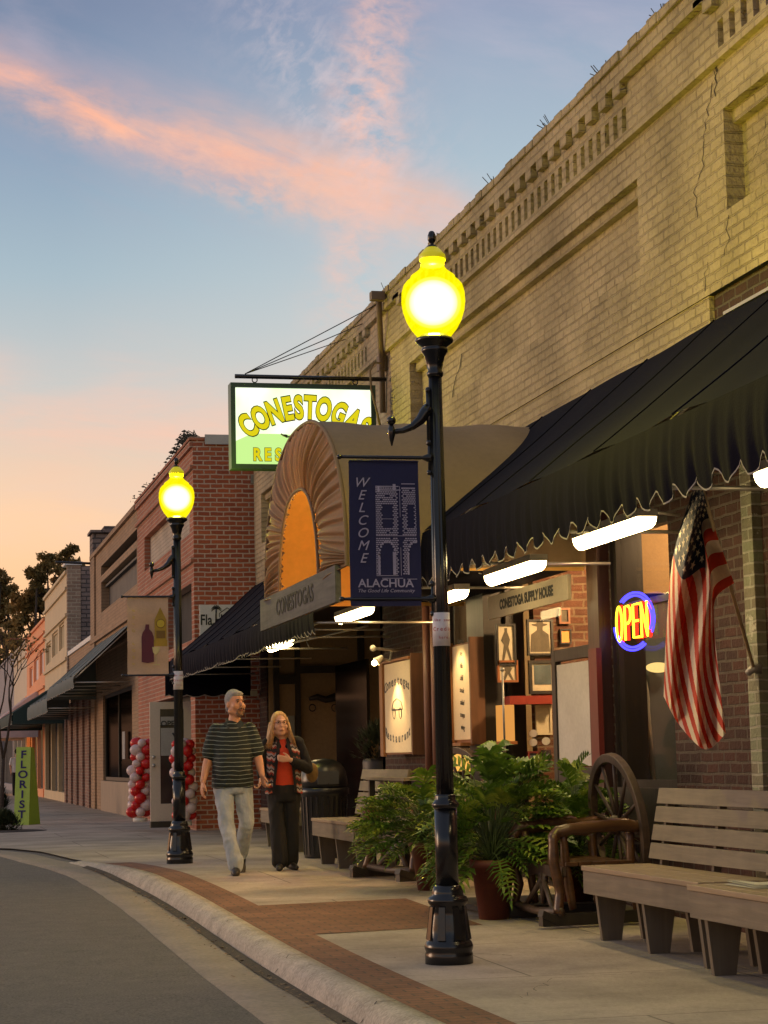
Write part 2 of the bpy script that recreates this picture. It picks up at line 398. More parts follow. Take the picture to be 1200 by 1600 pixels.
M_trim = mat('grey_metal_trim', (.35, .34, .32), .45, metal=.6)
M_blk = mat('gloss_black_iron', (.008, .008, .009), .22, var=.1, bump=.08, bs=30, spec=.6)
M_steel = mat('pale_steel_pipe', (.55, .52, .45), .35, metal=.7)
M_gls = glass('window_glass', (.88, .88, .86), .022)
M_dkgl = glass('dark_window_glass', (.10, .11, .12), .07, .12)
M_tape = mat('tan_tape', (.5, .42, .32), .8)

# ------------------------------------------------------------------ ground
BX = [(-10, 2.45), (18, 2.45), (21, 2.40), (22.6, 2.27), (23.6, 2.08), (24.6, 1.90), (27.2, 1.66), (28.6, 1.30), (29.6, .4), (30.8, -2.0), (32.5, -6), (36, -14), (150, -14)]
def bx(y):
    for (y0, x0), (y1, x1) in zip(BX, BX[1:]):
        if y <= y1: return x0+(x1-x0)*max(0, (y-y0)/(y1-y0))
    return BX[-1][1]
def rh(y):
    t = min(1, max(0, (y-20.5)/4)); t = t*t*(3-2*t); return .13*(1-t)+.012*t
def kedge():                                              # smooth kerb polyline
    ys = [-10+i*.5 for i in range(60)]+[20+i*.2 for i in range(54)]
    P = [(bx(y), y) for y in ys if y <= 30.6]
    for _ in range(6): P = [P[0]]+[((P[i-1][0]+2*P[i][0]+P[i+1][0])/4, (P[i-1][1]+2*P[i][1]+P[i+1][1])/4) for i in range(1, len(P)-1)]+[P[-1]]
    return P
KP = kedge()
KN = []
for i in range(len(KP)):
    a, b = KP[max(0, i-1)], KP[min(len(KP)-1, i+1)]; d = Vector((b[0]-a[0], b[1]-a[1])).normalized(); KN.append((-d.y, d.x))
def strip(prof, mbx, mi=0, smooth=True, ylim=99, wob=0):
    pts = [i for i in range(len(KP)) if KP[i][1] < ylim]; n = len(prof)
    vs = []
    for i in pts:
        y = KP[i][1]
        for o, z in prof:
            zz_ = z(y) if callable(z) else z
            w_ = wob*mnoise.noise(Vector((y*2.2, o*5, 1.3)))
            vs.append((KP[i][0]+KN[i][0]*(o+w_), KP[i][1]+KN[i][1]*o, gz(y)+zz_+w_*.3))
    fs = [(k*n+j, k*n+j+1, (k+1)*n+j+1, (k+1)*n+j) for k in range(len(pts)-1) for j in range(n-1)]
    mbx.add(vs, fs, mi, smooth)
mb = MB(); mb.add([(-900, -300, -.45), (900, -300, -.45), (900, 1500, -.45), (-900, 1500, -.45)], [(0, 1, 2, 3)]); struct('ground', mb, M_earth)
ys = [-10+i for i in range(30)]+[20+i*.5 for i in range(30)]+[36, 40, 50, 70, 100, 150, 400]
mb = MB(); mb.grid(lambda u, v: (-40+44*u, ys[round(v*(len(ys)-1))], gz(ys[round(v*(len(ys)-1))])-rh(ys[round(v*(len(ys)-1))])-.010), 4, len(ys)-1); struct('road', mb, M_asph)
mb = MB(); strip([(.15, lambda y: -rh(y)-.004), (.40, lambda y: -rh(y)), (.60, lambda y: -rh(y)+.002), (.61, lambda y: -rh(y)-.02)], mb, wob=.012); struct('gutter', mb, M_gut)
mb = MB(); strip([(-.01, lambda y: -.03), (-.01, lambda y: .004), (.07, lambda y: .004), (.12, lambda y: -.012), (.155, lambda y: -.045*rh(y)/.13), (.185, lambda y: -rh(y)*.9), (.19, lambda y: -rh(y)-.02)], mb, ylim=24.4, wob=.006); struct('kerb', mb, M_kerb)
ys2 = [-10+i*.5 for i in range(60)]+[20+i*.25 for i in range(80)]+[41, 50, 70, 100, 150]
mb = MB(); n_ = len(ys2)-1
mb.grid(lambda u, v: (bx(ys2[round(v*n_)])*(1-u)+8*u, ys2[round(v*n_)], gz(ys2[round(v*n_)])), 8, n_, smooth=False); struct('sidewalk', mb, M_conc)
mb = MB()
for i in range(len(KP)-1):
    if KP[i][1] < 23.4:
        a, b = KP[i], KP[i+1]; na, nb = KN[i], KN[i+1]
        mb.add([(a[0]-na[0]*.012, a[1]-na[1]*.012, gz(a[1])+.004), (a[0]-na[0]*.32, a[1]-na[1]*.32, gz(a[1])+.004), (b[0]-nb[0]*.32, b[1]-nb[1]*.32, gz(b[1])+.004), (b[0]-nb[0]*.012, b[1]-nb[1]*.012, gz(b[1])+.004)], [(0, 1, 2, 3)])
for k in range(12):
    y0, y1 = 14.35+k*.2, 14.35+(k+1)*.2
    mb.add([(2.75, y0, gz(y0)+.005), (4.05, y0+.2, gz(y0)+.005), (4.05, y1+.2, gz(y1)+.005), (2.75, y1, gz(y1)+.005)], [(0, 1, 2, 3)])
struct('brick_paving_strip', mb, M_pav)
# kerb joints: thin dark saw cuts; leaves in the gutter
mb = MB()
for y in (8.4, 10.5, 13.05, 15.6, 18.1, 20.6):
    b_ = bx(y); mb.add([(b_+.0, y, gz(y)+.007), (b_+.0, y+.012, gz(y)+.007), (b_-.10, y+.03, gz(y)+.0075), (b_-.10, y+.012, gz(y)+.0075), (b_-.187, y+.02, gz(y)-.10), (b_-.187, y+.032, gz(y)-.10)], [(0, 1, 2, 3), (3, 2, 5, 4)])
j = struct('kerb_joint', mb, M_dk)
M_leafb = mat('fallen_leaf', (.22, .15, .08), .9, var=.5, vs=20)
mb = MB(); strip([(.188, lambda y: -rh(y)+.020), (.215, lambda y: -rh(y)+.012), (.255, lambda y: -rh(y)+.002)], mb, wob=.022, ylim=23.5); ob = mb.build('gutter_dirt', mat('gutter_dirt', (.07, .055, .038), .95, var=.6, vs=9, fine=.6, bump=.8)); ob['kind'] = 'structure'
mb = MB()
for k in range(420):
    y = rnd.uniform(7.5, 23); o = -.2-abs(rnd.gauss(0, .07)); p = Vector((bx(y)+o, y, gz(y)-rh(y)+.012)); s_ = rnd.uniform(.007, .022); a = rnd.uniform(0, 6.3)
    d = Vector((math.cos(a), math.sin(a), rnd.uniform(-.3, .3)))*s_; e = Vector((-math.sin(a), math.cos(a), rnd.uniform(-.3, .4)))*s_*.6
    mb.add([p-d, p+e, p+d*1.2, p-e], [(0, 1, 2, 3)])
ob = mb.build('fallen_leaves', M_leafb); ob['kind'] = 'stuff'; tag(ob, 'scattered dry brown leaves lying along the gutter', 'leaves')

def gcrack(pts, wd, road=False):
    mb = MB(); q = []
    for i in range(len(pts)-1):
        n = 14
        for k in range(n): t = k/n; q.append((pts[i][0]+(pts[i+1][0]-pts[i][0])*t+rnd.uniform(-.03, .03), pts[i][1]+(pts[i+1][1]-pts[i][1])*t+rnd.uniform(-.04, .04)))
    for i in range(len(q)-1):
        w_ = wd*rnd.uniform(.4, 1.2); f_ = lambda p: (gz(p[1])-(rh(p[1])+.004 if road else -.004))
        mb.add([(q[i][0], q[i][1], f_(q[i])), (q[i][0]+w_, q[i][1]+w_, f_(q[i])), (q[i+1][0]+w_, q[i+1][1]+w_, f_(q[i+1])), (q[i+1][0], q[i+1][1], f_(q[i+1]))], [(0, 1, 2, 3)])
    struct('pavement_crack', mb, M_dk)
gcrack([(2.78, 12.6), (3.3, 12.9), (3.7, 12.5)], .006); gcrack([(2.8, 19.0), (3.5, 19.6), (4.3, 19.3)], .008); gcrack([(3.1, 10.4), (3.5, 11.2), (4.2, 11.3)], .006)
# ------------------------------------------------------------------ restaurant building (painted tan brick)
WX = 5.5; YE = 33.17; YN = 5.0; ZT = 6.70
Z = lambda x, y: at(x, y, X=WX).z
Yx = lambda x, y=700: at(x, y, X=WX).y
bld = T('brick_building', 'long tan painted brick building holding the restaurant, with notched parapet', 'building', (WX, 18, 0))
zb = Z(1200, 406)
zp1 = Z(998, 277); zd1 = Z(990, 165); zd0 = Z(990, 203); zt1 = Z(975, 132); zt0 = Z(975, 160)
holesA = []
yA0, yA1 = Yx(998, 350), Yx(641, 620)
yB1 = Yx(1133, 250)
panels = [(yA0, yA1, 4.98, zp1), (YN+.8, yB1, 4.98, zp1), (Yx(427, 800), Yx(408, 800), Z(427, 838), Z(427, 757)), (Yx(585, 600)+.25, 28.0, 4.98, zp1)]
slots = []
def dent(a, b):
    y = a
    while y+.13 < b: slots.append((y, y+.10, zd0, zd1)); y += .205
dent(Yx(990, 180)+.02, yA1-.1); dent(YN+.8, Yx(1128, 60)); dent(Yx(580, 560), 28.2)
mb = MB(); holes(mb, WX, .14, YN, YE, zb, ZT, panels, 0); 
# slots are cut in a second thin skin so the recess stays shallow
mb2 = MB(); holes(mb2, WX-.055, .055, YN, YE, zd0-.07, ZT, slots, 0)
mb2.add([(WX-.055, YN, zd0-.07), (WX, YN, zd0-.07), (WX, YE, zd0-.07), (WX-.055, YE, zd0-.07)], [(0, 1, 2, 3)])
mb.box((WX+.14, YN, zb), (WX+.4, YE, ZT-.02))
for a, b, lo, hi in panels:                               # inner step at the head of each recess
    mb.box((WX+.07, a, hi-.10), (WX+.139, b, hi+.02)); mb.add([(WX+.139, a, lo-.02), (WX+.139, b, lo-.02), (WX+.003, b, lo-.16), (WX+.003, a, lo-.16)], [(0, 1, 2, 3)])
part = mb.build('upper_wall', M_tan, bld)
mb2.build('frieze', M_tan, bld)
mb = MB(); y = YN
def teeth(a, b):
    y = a
    while y < b:
        mb.box((WX-.115, y, zt0), (WX-.056, y+.17, zt1)); mb.box((WX-.115, y+.17, zt1-.045), (WX-.056, y+.34, zt1)); y += .34
teeth(Yx(990, 150), yA1); teeth(YN, Yx(1128, 60)); teeth(Yx(585, 560), 28.4)
mb.box((WX-.115, YN, zt1), (WX+.4, YE, ZT-.07))
y = YN
while y < YE:                                             # uneven coping course of single bricks
    l = .21; mb.box((WX-.135+rnd.uniform(-.008, .008), y+.004, ZT-.07), (WX+.42, min(YE, y+l)-.004, ZT+rnd.uniform(-.004, .016))); y += l
for a, b in ((Yx(1128, 60), Yx(990, 150)), (yA1, Yx(585, 560)), (28.4, YE)): mb.box((WX-.115, a, zt1-.05), (WX-.056, b, zt1))
mb.build('parapet', M_tan, bld)
# lower wall with the shop openings
rects = [(Yx(1040, 1000), Yx(948, 1000), .98, 3.05), (16.25, Yx(768, 1000), .10, 3.35), (Yx(738, 1050), Yx(697, 1050), .55, 3.0), (Yx(590, 1100), Yx(415, 1100), -.2, 3.45)]
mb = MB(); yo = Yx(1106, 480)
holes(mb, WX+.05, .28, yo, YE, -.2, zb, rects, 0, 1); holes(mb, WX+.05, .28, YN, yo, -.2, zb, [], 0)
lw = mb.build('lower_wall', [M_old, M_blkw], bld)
mb = MB(); mb.box((WX+.012, yo, 4.0), (WX+.049, YE, zb+.01)); mb.build('painted_band', M_tan, bld)
mb = MB(); mb.add([(WX, YN, zb), (WX+.05, YN, zb), (WX+.05, YE, zb), (WX, YE, zb)], [(0, 1, 2, 3)]); 
mb.box((WX+.4, YN, 3.5), (14, YN+.3, ZT)); mb.box((WX+.4, YE-.3, 0), (14, YE-.02, ZT)); mb.box((WX+.33, YN+.3, 3.5), (14, YE-.32, 3.7)); mb.box((13.7, YN+.3, 0), (14, YE-.3, 3.5)); mb.box((WX+.4, YN+.3, 6.0), (13.9, YE-.3, 6.1))
mb.box((WX+.33, YN, -.2), (WX+.6, YN+.2, 3.5)); mb.build('roof', M_dk, bld)
# peeling green/white painted strip by the flag bracket
mb = MB(); a, b = Yx(1183, 900), Yx(1166, 900); mb.box((WX-.02, a, .0), (WX+.048, b, 3.9)); mb.build('painted_strip', brick('peeling_paint', (.20, .22, .15), (.15, .12, .09), (.30, .30, .24), 'Y', .215, .078, .01, .9, .7, flake=((.42, .42, .34), .35)), bld)
# weeds, wires and cracks
M_crk = mat('crack_brown', (.06, .045, .03), .95)  # dark brown of the cracks in the wall
def crack(pts, wd=.010):
    mb = MB(); q = []
    for i in range(len(pts)-1):
        n = max(2, int(math.dist(pts[i], pts[i+1])/9))
        for k in range(n): t = k/n; q.append((pts[i][0]+(pts[i+1][0]-pts[i][0])*t+rnd.uniform(-3, 3), pts[i][1]+(pts[i+1][1]-pts[i][1])*t+rnd.uniform(-1.5, 1.5)))
    q.append(pts[-1]); W = [at(*p, X=WX-.003) for p in q]
    for i in range(len(W)-1):
        w_ = wd*rnd.uniform(.4, 1.3); mb.add([W[i], W[i]+Vector((0, w_, 0)), W[i+1]+Vector((0, w_, 0)), W[i+1]], [(0, 1, 2, 3)])
    mb.build('crack', M_crk, bld)
crack([(1116, 30), (1120, 100), (1112, 150), (1102, 190), (1100, 260), (1086, 300), (1090, 340)], .014); crack([(1118, 10), (1122, 80), (1119, 150)], .03)
crack([(1137, 335), (1138, 370), (1132, 400)], .014); crack([(1104, 410), (1102, 455)], .012)
crack([(1196, 190), (1186, 235), (1165, 270)], .012)
mb = MB()
def crack2(pts, wd):
    W = [at(*p, X=WX+.132) for p in pts]
    for i in range(len(W)-1): mb.add([W[i], W[i]+Vector((0, wd, 0)), W[i+1]+Vector((0, wd, 0)), W[i+1]], [(0, 1, 2, 3)])
crack2([(742, 542), (722, 552), (719, 574), (713, 588), (709, 606), (707, 622)], .03); mb.build('crack', M_dk, bld)
mb = MB()
for px, py in ((952, 111), (780, 300), (1043, 30), (610, 450), (690, 372), (870, 195)):
    p = at(px, py, X=WX); 
    for k in range(7): mb.tube([(WX-.05, p.y+rnd.uniform(-.05, .05), ZT-.01), (WX-.05+rnd.uniform(-.1, .02), p.y+rnd.uniform(-.12, .12), ZT+rnd.uniform(.03, .12))], .004, n=4)
ob = mb.build('weeds', mat('dry_weed', (.05, .045, .03), .9)); tag(ob, 'tiny tufts of dry weed sprouting along the tan parapet top', 'weeds'); ob['kind'] = 'stuff'

# ---- shopfront joinery
def framed(parent, name, x0, x1, z0, z1, X, fw=.07, dp=.08, mullions=(), m=None, gl=M_gls, rails=()):
    """window or door frame on plane X between Y=x0..x1"""
    mb = MB(); y0, y1 = min(x0, x1), max(x0, x1)
    mb.box((X, y0, z0), (X+dp, y0+fw, z1)); mb.box((X, y1-fw, z0), (X+dp, y1, z1)); mb.box((X+.002, y0+fw, z1-fw), (X+dp, y1-fw, z1)); mb.box((X+.002, y0+fw, z0), (X+dp, y1-fw, z0+fw))
    for q in mullions: mb.box((X+.006, q-.025, z0+fw), (X+dp-.01, q+.025, z1-fw))
    for q in rails: mb.box((X+.008, y0+fw, q-.025), (X+dp-.012, y1-fw, q+.025))
    f = mb.build(name, m or M_dkw, parent)
    if gl:
        mb = MB(); mb.box((X+dp*.5, y0+fw, z0+fw), (X+dp*.5+.006, y1-fw, z1-fw)); mb.build('pane', gl, f)
    return f
w2a, w2b = Yx(1040, 1000), Yx(948, 1000)
framed(bld, 'window', w2a, w2b, .98, 3.05, WX+.08, .06, m=M_blkw, rails=(2.42,))
ya, yb = Yx(855, 1100), Yx(768, 1000)
framed(bld, 'window', 16.27, yb, .10, 3.35, WX+.13, .06, m=M_blkw)
ya = Yx(912, 1100); yd = Yx(858, 1100); dr = framed(bld, 'door', 16.27, yd, .12, 2.16, WX+.03, .10, .06, m=M_blkw)
mb = MB(); mb.box((WX+.034, 16.37, .22), (WX+.056, yd-.1, 1.14)); mb.build('lower_panel', M_blkw, dr)
mb = MB(); mb.box((WX+.047, 16.37, 1.15), (WX+.053, yd-.1, 2.03)); mb.build('paper_sheet', mat('grey_paper', (.50, .49, .47), .7, var=.2, vs=2), dr)
framed(bld, 'window', Yx(738, 1050), Yx(697, 1050), .55, 3.0, WX+.09, .07, m=M_blkw)
mb = MB(); mb.box((WX-.05, w2b+.04, 0), (WX+.07, w2b+.22, 3.6)); mb.box((WX-.02, w2b+.22, 0), (WX+.06, 16.2, 3.6)); mb.build('door_post', M_dkw, bld)
mb = MB(); mb.box((WX-.10, 15.78, 1.15), (WX-.055, 15.98, 2.1)); mb.build('red_door_panel', M_redp, bld)
mb = MB(); mb.box((WX-.12, Yx(766), 0), (WX+.04, Yx(740), 3.7)); mb.build('post', M_blkw, bld)
mb = MB(); mb.box((WX-.02, w2a-.02, .60), (WX+.04, w2b+.04, .98)); mb.build('sill_panel', M_blkw, bld)
# brown downpipes beside the menu board
mb = MB()
for px in (664, 676): mb.tube([at(px, 900, X=WX-.06), (WX-.06, at(px, 900, X=WX-.06).y, .1)], .045, n=10)
mb.build('downpipe', mat('brown_pipe', (.13, .05, .03), .5), bld)
# ---- interiors
M_int = brick('interior_brick', (.12, .052, .03), (.09, .04, .026), (.16, .11, .07), 'X', .215, .078, .012, .5, .4)
M_wall = mat('interior_plaster', (.34, .27, .18), .9, var=.1)
M_flo = mat('interior_floor', (.16, .09, .05), .6)
mb = MB(); mb.box((WX+.33, YN+.4, -.1), (9.4, YE-.4, .10)); mb.build('interior_floor', M_flo, bld)
mb = MB(); mb.box((9.4, YN+.4, 0), (9.6, YE-.4, 3.5)); mb.box((WX+.33, YN+.4, 3.38), (9.4, 22.9, 3.49)); mb.build('interior_wall', M_wall, bld)
mb = MB(); mb.box((WX+.33, 18.85, .10), (9.4, 19.0, 3.38)); mb.build('interior_partition', M_int, bld)
M_blue = mat('blue_grey_plaster', (.11, .135, .15), .8, var=.2)
mb = MB(); mb.box((WX+.2, 16.05, .10), (9.4, 16.2, 3.38)); mb.build('interior_partition', M_blue, bld)
mb = MB(); mb.box((WX+.33, 22.55, .10), (9.4, 22.8, 3.38)); mb.build('interior_partition', M_wall, bld)
light('room_light', (6.6, 17.4, 3.1), 330, (1, .62, .30), .12, bld); light('room_light', (6.35, 15.1, 3.1), 70, (1, .64, .33), .12, bld); light('room_light', (6.4, 20.8, 2.7), 160, (1, .60, .25), .12, bld)
# ---- recessed entry
rY0, rY1 = Yx(590, 1100), Yx(415, 1100)
M_tanwall = mat('ochre_panel', (.30, .205, .10), .8, var=.28, vs=1.6, fine=.2)
mb = MB(); mb.box((WX+.05, rY1-.02, .1), (7.9, rY1+.15, 3.6)); mb.build('entry_side_wall', M_tanwall, bld)
mb = MB(); mb.box((7.9, rY0-.3, .1), (8.05, rY1+.15, 3.6)); mb.box((WX+.05, rY0-.15, .1), (7.9, rY0-.005, 3.6)); mb.build('entry_back_wall', M_tanwall, bld)
mb = MB(); mb.box((WX+.33, rY0, 3.46), (7.9, rY1-.03, 3.52)); mb.build('entry_ceiling', M_blkw, bld)
p = [at(x, 1100, Y=rY1-.03).x for x in (432, 448, 466, 468, 560, 566)]
mb = MB(); y = rY1-.03
for a, b, lo, hi in ((p[0]-.05, p[0]+.04, .1, 3.4), (p[2]-.05, p[2]+.03, .1, 3.4), (p[4], p[4]+.1, .1, 3.4), (p[0]+.04, p[2]-.05, 2.45, 2.6), (p[2]+.03, p[4], 2.62, 2.74)): mb.box((a, y-.07, lo), (b, y, hi))
mb.build('entry_frame', M_blkw, bld)
mb = MB(); mb.box((p[0]+.06, y-.03, .3), (p[2]-.07, y-.005, 1.95)); mb.build('entry_door', mat('pale_grey_door', (.30, .30, .24), .6), bld)
# glazed strip at the near side of the recess
gx = at(565, 1100, Y=rY1-2.2).x
mb = MB(); mb.box((WX+.1, rY0+1.05, .3), (WX+.14, rY0+3.0, 2.5)); mb.build('side_pane', M_dkgl, bld)
yk = T('ox_yoke', 'dark wooden ox yoke with two iron rings hung on the ochre entry wall', 'yoke', (6.8, rY1-.1, 2.0))
a, b = at(483, 1092, Y=rY1-.14), at(563, 1090, Y=rY1-.14)
mb = MB(); mb.tube([a, a.lerp(b, .15)+Vector((0, 0, .03)), a.lerp(b, .32)-Vector((0, 0, .02)), a.lerp(b, .5)+Vector((0, 0, .02)), a.lerp(b, .7)-Vector((0, 0, .02)), a.lerp(b, .86)+Vector((0, 0, .02)), b], [.03, .05, .055, .07, .055, .05, .03]); mb.build('beam', M_blkw, yk)
for px in (488, 523, 529):
    c0 = at(px, 1104, Y=rY1-.16); mb = MB(); mb.tube([c0+Vector((math.cos(t*.524)*.05, 0, math.sin(t*.524)*.055-.02)) for t in range(13)], .009, n=6, cap=False); mb.build('ring', M_blk, yk)

# ------------------------------------------------------------------ awnings
def awning(name, label, y0, y1, xw, zw, xf, zf, zs, m, parent=None, period=.27, end0=True, end1=True, amp=.055, group='black awnings over the shopfronts', split=None, rip=.009, belly=.05, grp=True):
    L = y1-y0; rt = T(name, label, 'awning', (xw, (y0+y1)/2, zf), group)
    mb = MB(); nu = max(20, int(L/.08))
    def top(u, v):
        y = y0+L*u; x = xw+(xf-xw)*v; sag = belly*math.sin(math.pi*v)*.5+.012*math.sin(u*L*4.4)*v+.02*mnoise.noise(Vector((y*.8, v*2, 0)))
        return (x, y, zw+(zf-zw)*v-sag)
    mb.grid(top, nu, 12); mb.build('canvas', m, rt)
    if L > 8:
        k = 1
        while k*1.35 < L: u = k*1.35/L; ms = MB(); ms.tube([Vector(top(u, v/12))+Vector((-.001, 0, .003)) for v in range(13)], .007, n=5); ms.build('seam', m, rt); k += 1
    mb = MB(); nf = int(L/.025)
    def fr(u, v):
        y = y0+L*u; ph = y/period*math.pi; sc_ = abs(math.sin(ph)); zb_ = zs-amp*.5+amp*(1-sc_)
        rp = rip*(math.sin(y*31+1.5*math.sin(y*3))+.6*math.sin(y*53))*v
        return (xf-.012+rp-.02*math.sin(v*3), y, zf+(zb_-zf)*v-(.008 if v < .01 else 0))
    mb.grid(fr, nf, 8); ve = mb.build('valance', m, rt)
    mb = MB(); n = nf
    for i in range(n):
        pa, pb = Vector(fr(i/n, 1)), Vector(fr((i+1)/n, 1)); mb.add([pa+Vector((-.004, 0, 0)), pb+Vector((-.004, 0, 0)), pb+Vector((-.004, 0, .010)), pa+Vector((-.004, 0, .010))], [(0, 1, 2, 3)])
    mb.build('piping', mat('pale_piping', (.34, .31, .26), .7), rt)
    for e, yy in ((end0, y0), (end1, y1)):
        if e:
            mb = MB(); mb.add([(xw, yy, zw), (xf, yy, zf), (xf, yy, zs), (xw, yy, zs)], [(0, 1, 2, 3)]); mb.build('side_panel', m, rt)
    mb = MB()
    for yy in [y0+.02+(L-.04)*k/max(1, round(L/2.4)) for k in range(max(1, round(L/2.4))+1)]:
        mb.tube([(xw-.02, yy, zs+.1), (xf+.03, yy, zs+.1)], .014, n=6); mb.tube([(xw-.02, yy, zw-.1), (xf+.03, yy, zf-.06)], .014, n=6)
    mb.tube([(xf+.03, y0+.02, zs+.1), (xf+.03, y1-.02, zs+.1)], .014, n=6); mb.tube([(xf+.03, y0+.02, zf-.05), (xf+.03, y1-.02, zf-.05)], .014, n=6)
    mb.build('frame', M_steel, rt)
    return rt
XF = 4.10
zf1 = at(1200, 584, X=XF).z; zs1 = at(1100, 755, X=XF).z; zw1 = Z(1200, 457)
awning('awning', 'large black awning with scalloped valance over the restaurant front, above the flag', 6.5, Yx(829, 664)+.15, WX-.01, zw1, XF, zf1, zs1, M_awn, amp=.10, period=.30, end0=False, end1=False)
mb = MB(); mb.box((WX-.03, 6.5, zw1), (WX-.002, Yx(1136, 490), zw1+.022)); ob = mb.build('trim_strip', M_trim, bld)
a2y0 = 20.9; a2y1 = YE-.03
zf2 = at(413, 971, X=XF).z; zs2 = at(413, 1015, X=XF).z
aw2 = awning('awning', 'black awning with fringed valance between the arched canopy and the red brick wall', a2y0, a2y1, WX-.01, Z(418, 905), XF, zf2, zs2, M_awn, amp=.05, period=.2, end0=False, end1=False)
mb = MB(); y = a2y1-.02; zc = at(330, 1086, Y=y).z; zp = zs2+.1
for k in range(48):
    x0, x1 = XF-.1+(WX-.0-XF)*k/48, XF-.1+(WX-.0-XF)*(k+1)/48
    s0, s1 = .035*abs(math.sin(x0/.29*math.pi)), .035*abs(math.sin(x1/.29*math.pi))
    tz = lambda x: Z(418, 905)+(zf2-Z(418, 905))*max(0, min(1, (WX-x)/(WX-XF)))
    mb.add([(x0, y, zc-s0), (x1, y, zc-s1), (x1, y, tz(x1)-.02), (x0, y, tz(x0)-.02)], [(0, 1, 2, 3)])
    mb.add([(x0, y-.006, zc-s0), (x1, y-.006, zc-s1), (x1, y-.006, zc-s1+.015), (x0, y-.006, zc-s0+.015)], [(0, 1, 2, 3)], 1)
mb.build('side_panel', [M_awn, MATS['pale_piping']], aw2)

# ------------------------------------------------------------------ arched entrance canopy
CXF = 3.46
cA, cB = at(545, 900, X=CXF).y, at(418, 930, X=CXF).y
cZ = at(470, 661, X=CXF).z-.05; cBd = at(413, 986, X=CXF).z; cZb = 2.80; cZs = cZb+.12
M_canv = mat('brown_canvas', (.34, .235, .13), .8, var=.32, vs=1.3, bump=.2, bs=40, trans=.12)
M_ruf = mat('ruffled_tan_fabric', (.27, .18, .105), .75, var=.2, vs=2, trans=.2)
M_lin = mat('orange_lining', (.85, .47, .11), .8, var=.06, vs=1)
can = T('arched_canopy', 'brown barrel-vaulted canopy with ruffled fabric arch and glowing orange opening over the entrance', 'canopy', (4.5, (cA+cB)/2, cZb))
hw = (cB-cA)/2; cm = (cA+cB)/2
def arch(t, k=1.0, z0=None, zt=None):                      # t 0..1 from near foot over the apex to the far foot
    zt = zt or cZ; z0 = cZs if z0 is None else z0
    if t < .12: return cm-hw*k, cZb+(z0-cZb)*t/.12
    if t > .88: return cm+hw*k, cZb+(z0-cZb)*(1-t)/.12
    a = math.pi*(t-.12)/.76; c_, s_ = math.cos(a), math.sin(a)
    return cm-hw*k*math.copysign(abs(c_)**.88, c_), z0+(zt-z0)*abs(s_)**.98
mb = MB(); mb.grid(lambda u, v: (CXF+(WX-CXF+.0)*u, arch(v)[0], arch(v)[1]+.012*math.sin(u*18)*math.sin(v*math.pi)-.01*math.sin(u*math.pi)), 24, 72); mb.build('vault', M_canv, can)
mb = MB(); mb.grid(lambda u, v: (CXF+.03+(WX-CXF-.05)*u, cm+(arch(v)[0]-cm)*.985, arch(v)[1]-.03), 6, 60); mb.build('lining', M_lin, can)
# face ring
op_hw = (at(441, 900, X=CXF).y-at(503, 900, X=CXF).y)/2; op_c = (at(441, 900, X=CXF).y+at(503, 900, X=CXF).y)/2; op_z = at(472, 765, X=CXF).z
def opn(t):
    a = math.pi*t; c_, s_ = math.cos(a), math.sin(a)
    return op_c-op_hw*math.copysign(abs(c_)**.8, c_), cZb-.08+(op_z-cZb+.08)*abs(s_)**.9
def ring(u, v):
    o = arch(v); i_ = opn(v); k = u
    rp = .019*math.sin(v*330+2*math.sin(v*17))*(.5+.5*math.sin(math.pi*min(1, k*1.1)))+.010*math.sin(v*121+2+k)+.006*math.sin(v*520)
    return (CXF-.01-rp-.05*math.sin(math.pi*k), o[0]*(1-k)+i_[0]*k, o[1]*(1-k)+i_[1]*k)
mb = MB(); mb.grid(ring, 12, 900); mb.build('ruffled_arch', M_ruf, can)
mb = MB(); mb.tube([(CXF-.03, *opn(k/60)) for k in range(61)], .016, n=6); mb.tube([(CXF-.015, arch(k/90)[0], arch(k/90)[1]+.004) for k in range(91)], .018, n=6); mb.build('arch_edge', M_ruf, can)
mb = MB()
for zz_, hl in ((at(455, 732, X=CXF+.12).z-.2, .55), (at(455, 925, X=CXF+.12).z, .9)): mb.tube([(CXF+.12, op_c-hl, zz_), (CXF+.12, op_c+hl, zz_)], .015, n=6)
mb.tube([(CXF+.5, op_c-.25, cZb), (CXF+.5, op_c-.25, cZ-.1)], .008, n=6)
mb.build('frame_bar', M_steel, can)
mb = MB(); mb.box((CXF+.9, cA+.05, cZb+.1), (CXF+.92, cB-.05, cZ-.35)); 
mb = MB(); mb.grid(lambda u, v: (CXF+.95, cm+(arch(.12+.76*v)[0]-cm)*.96, (cZb+.02)*(1-u)+(arch(.12+.76*v)[1]-.06)*u), 4, 40); mb.build('inner_screen', M_lin, can)
mb = MB(); mb.box((CXF+.97, cA+.03, cZb+.01), (WX-.01, cB-.03, cZb+.03)); mb.build('dark_underside', M_awn, can)  # added black sheet that keeps the underside of the canopy dark
M_gwood = wood('weathered_grey_board', (.055, .055, .058), (.15, .145, .145), 1, .85)
M_lett = mat('dark_carved_lettering', (.018, .017, .017), .8)
by0, by1 = at(530, 900, X=CXF-.04).y, at(412, 950, X=CXF-.04).y
mb = MB(); bz0, bz1 = at(413, 986, X=CXF-.04).z, at(413, 938, X=CXF-.04).z
mb.box((CXF-.075, by0, bz0), (CXF-.025, by1, bz1)); mb.text('CONESTOGAS', .21, (CXF-.078, (by0+by1)/2, (bz0+bz1)/2), (0, -1, 0), (0, 0, 1), 1, offset=.003, xs=1.35)
sb = mb.build('sign_board', [M_gwood, M_lett]); tag(sb, 'weathered grey board carved CONESTOGAS across the foot of the arched canopy', 'sign')
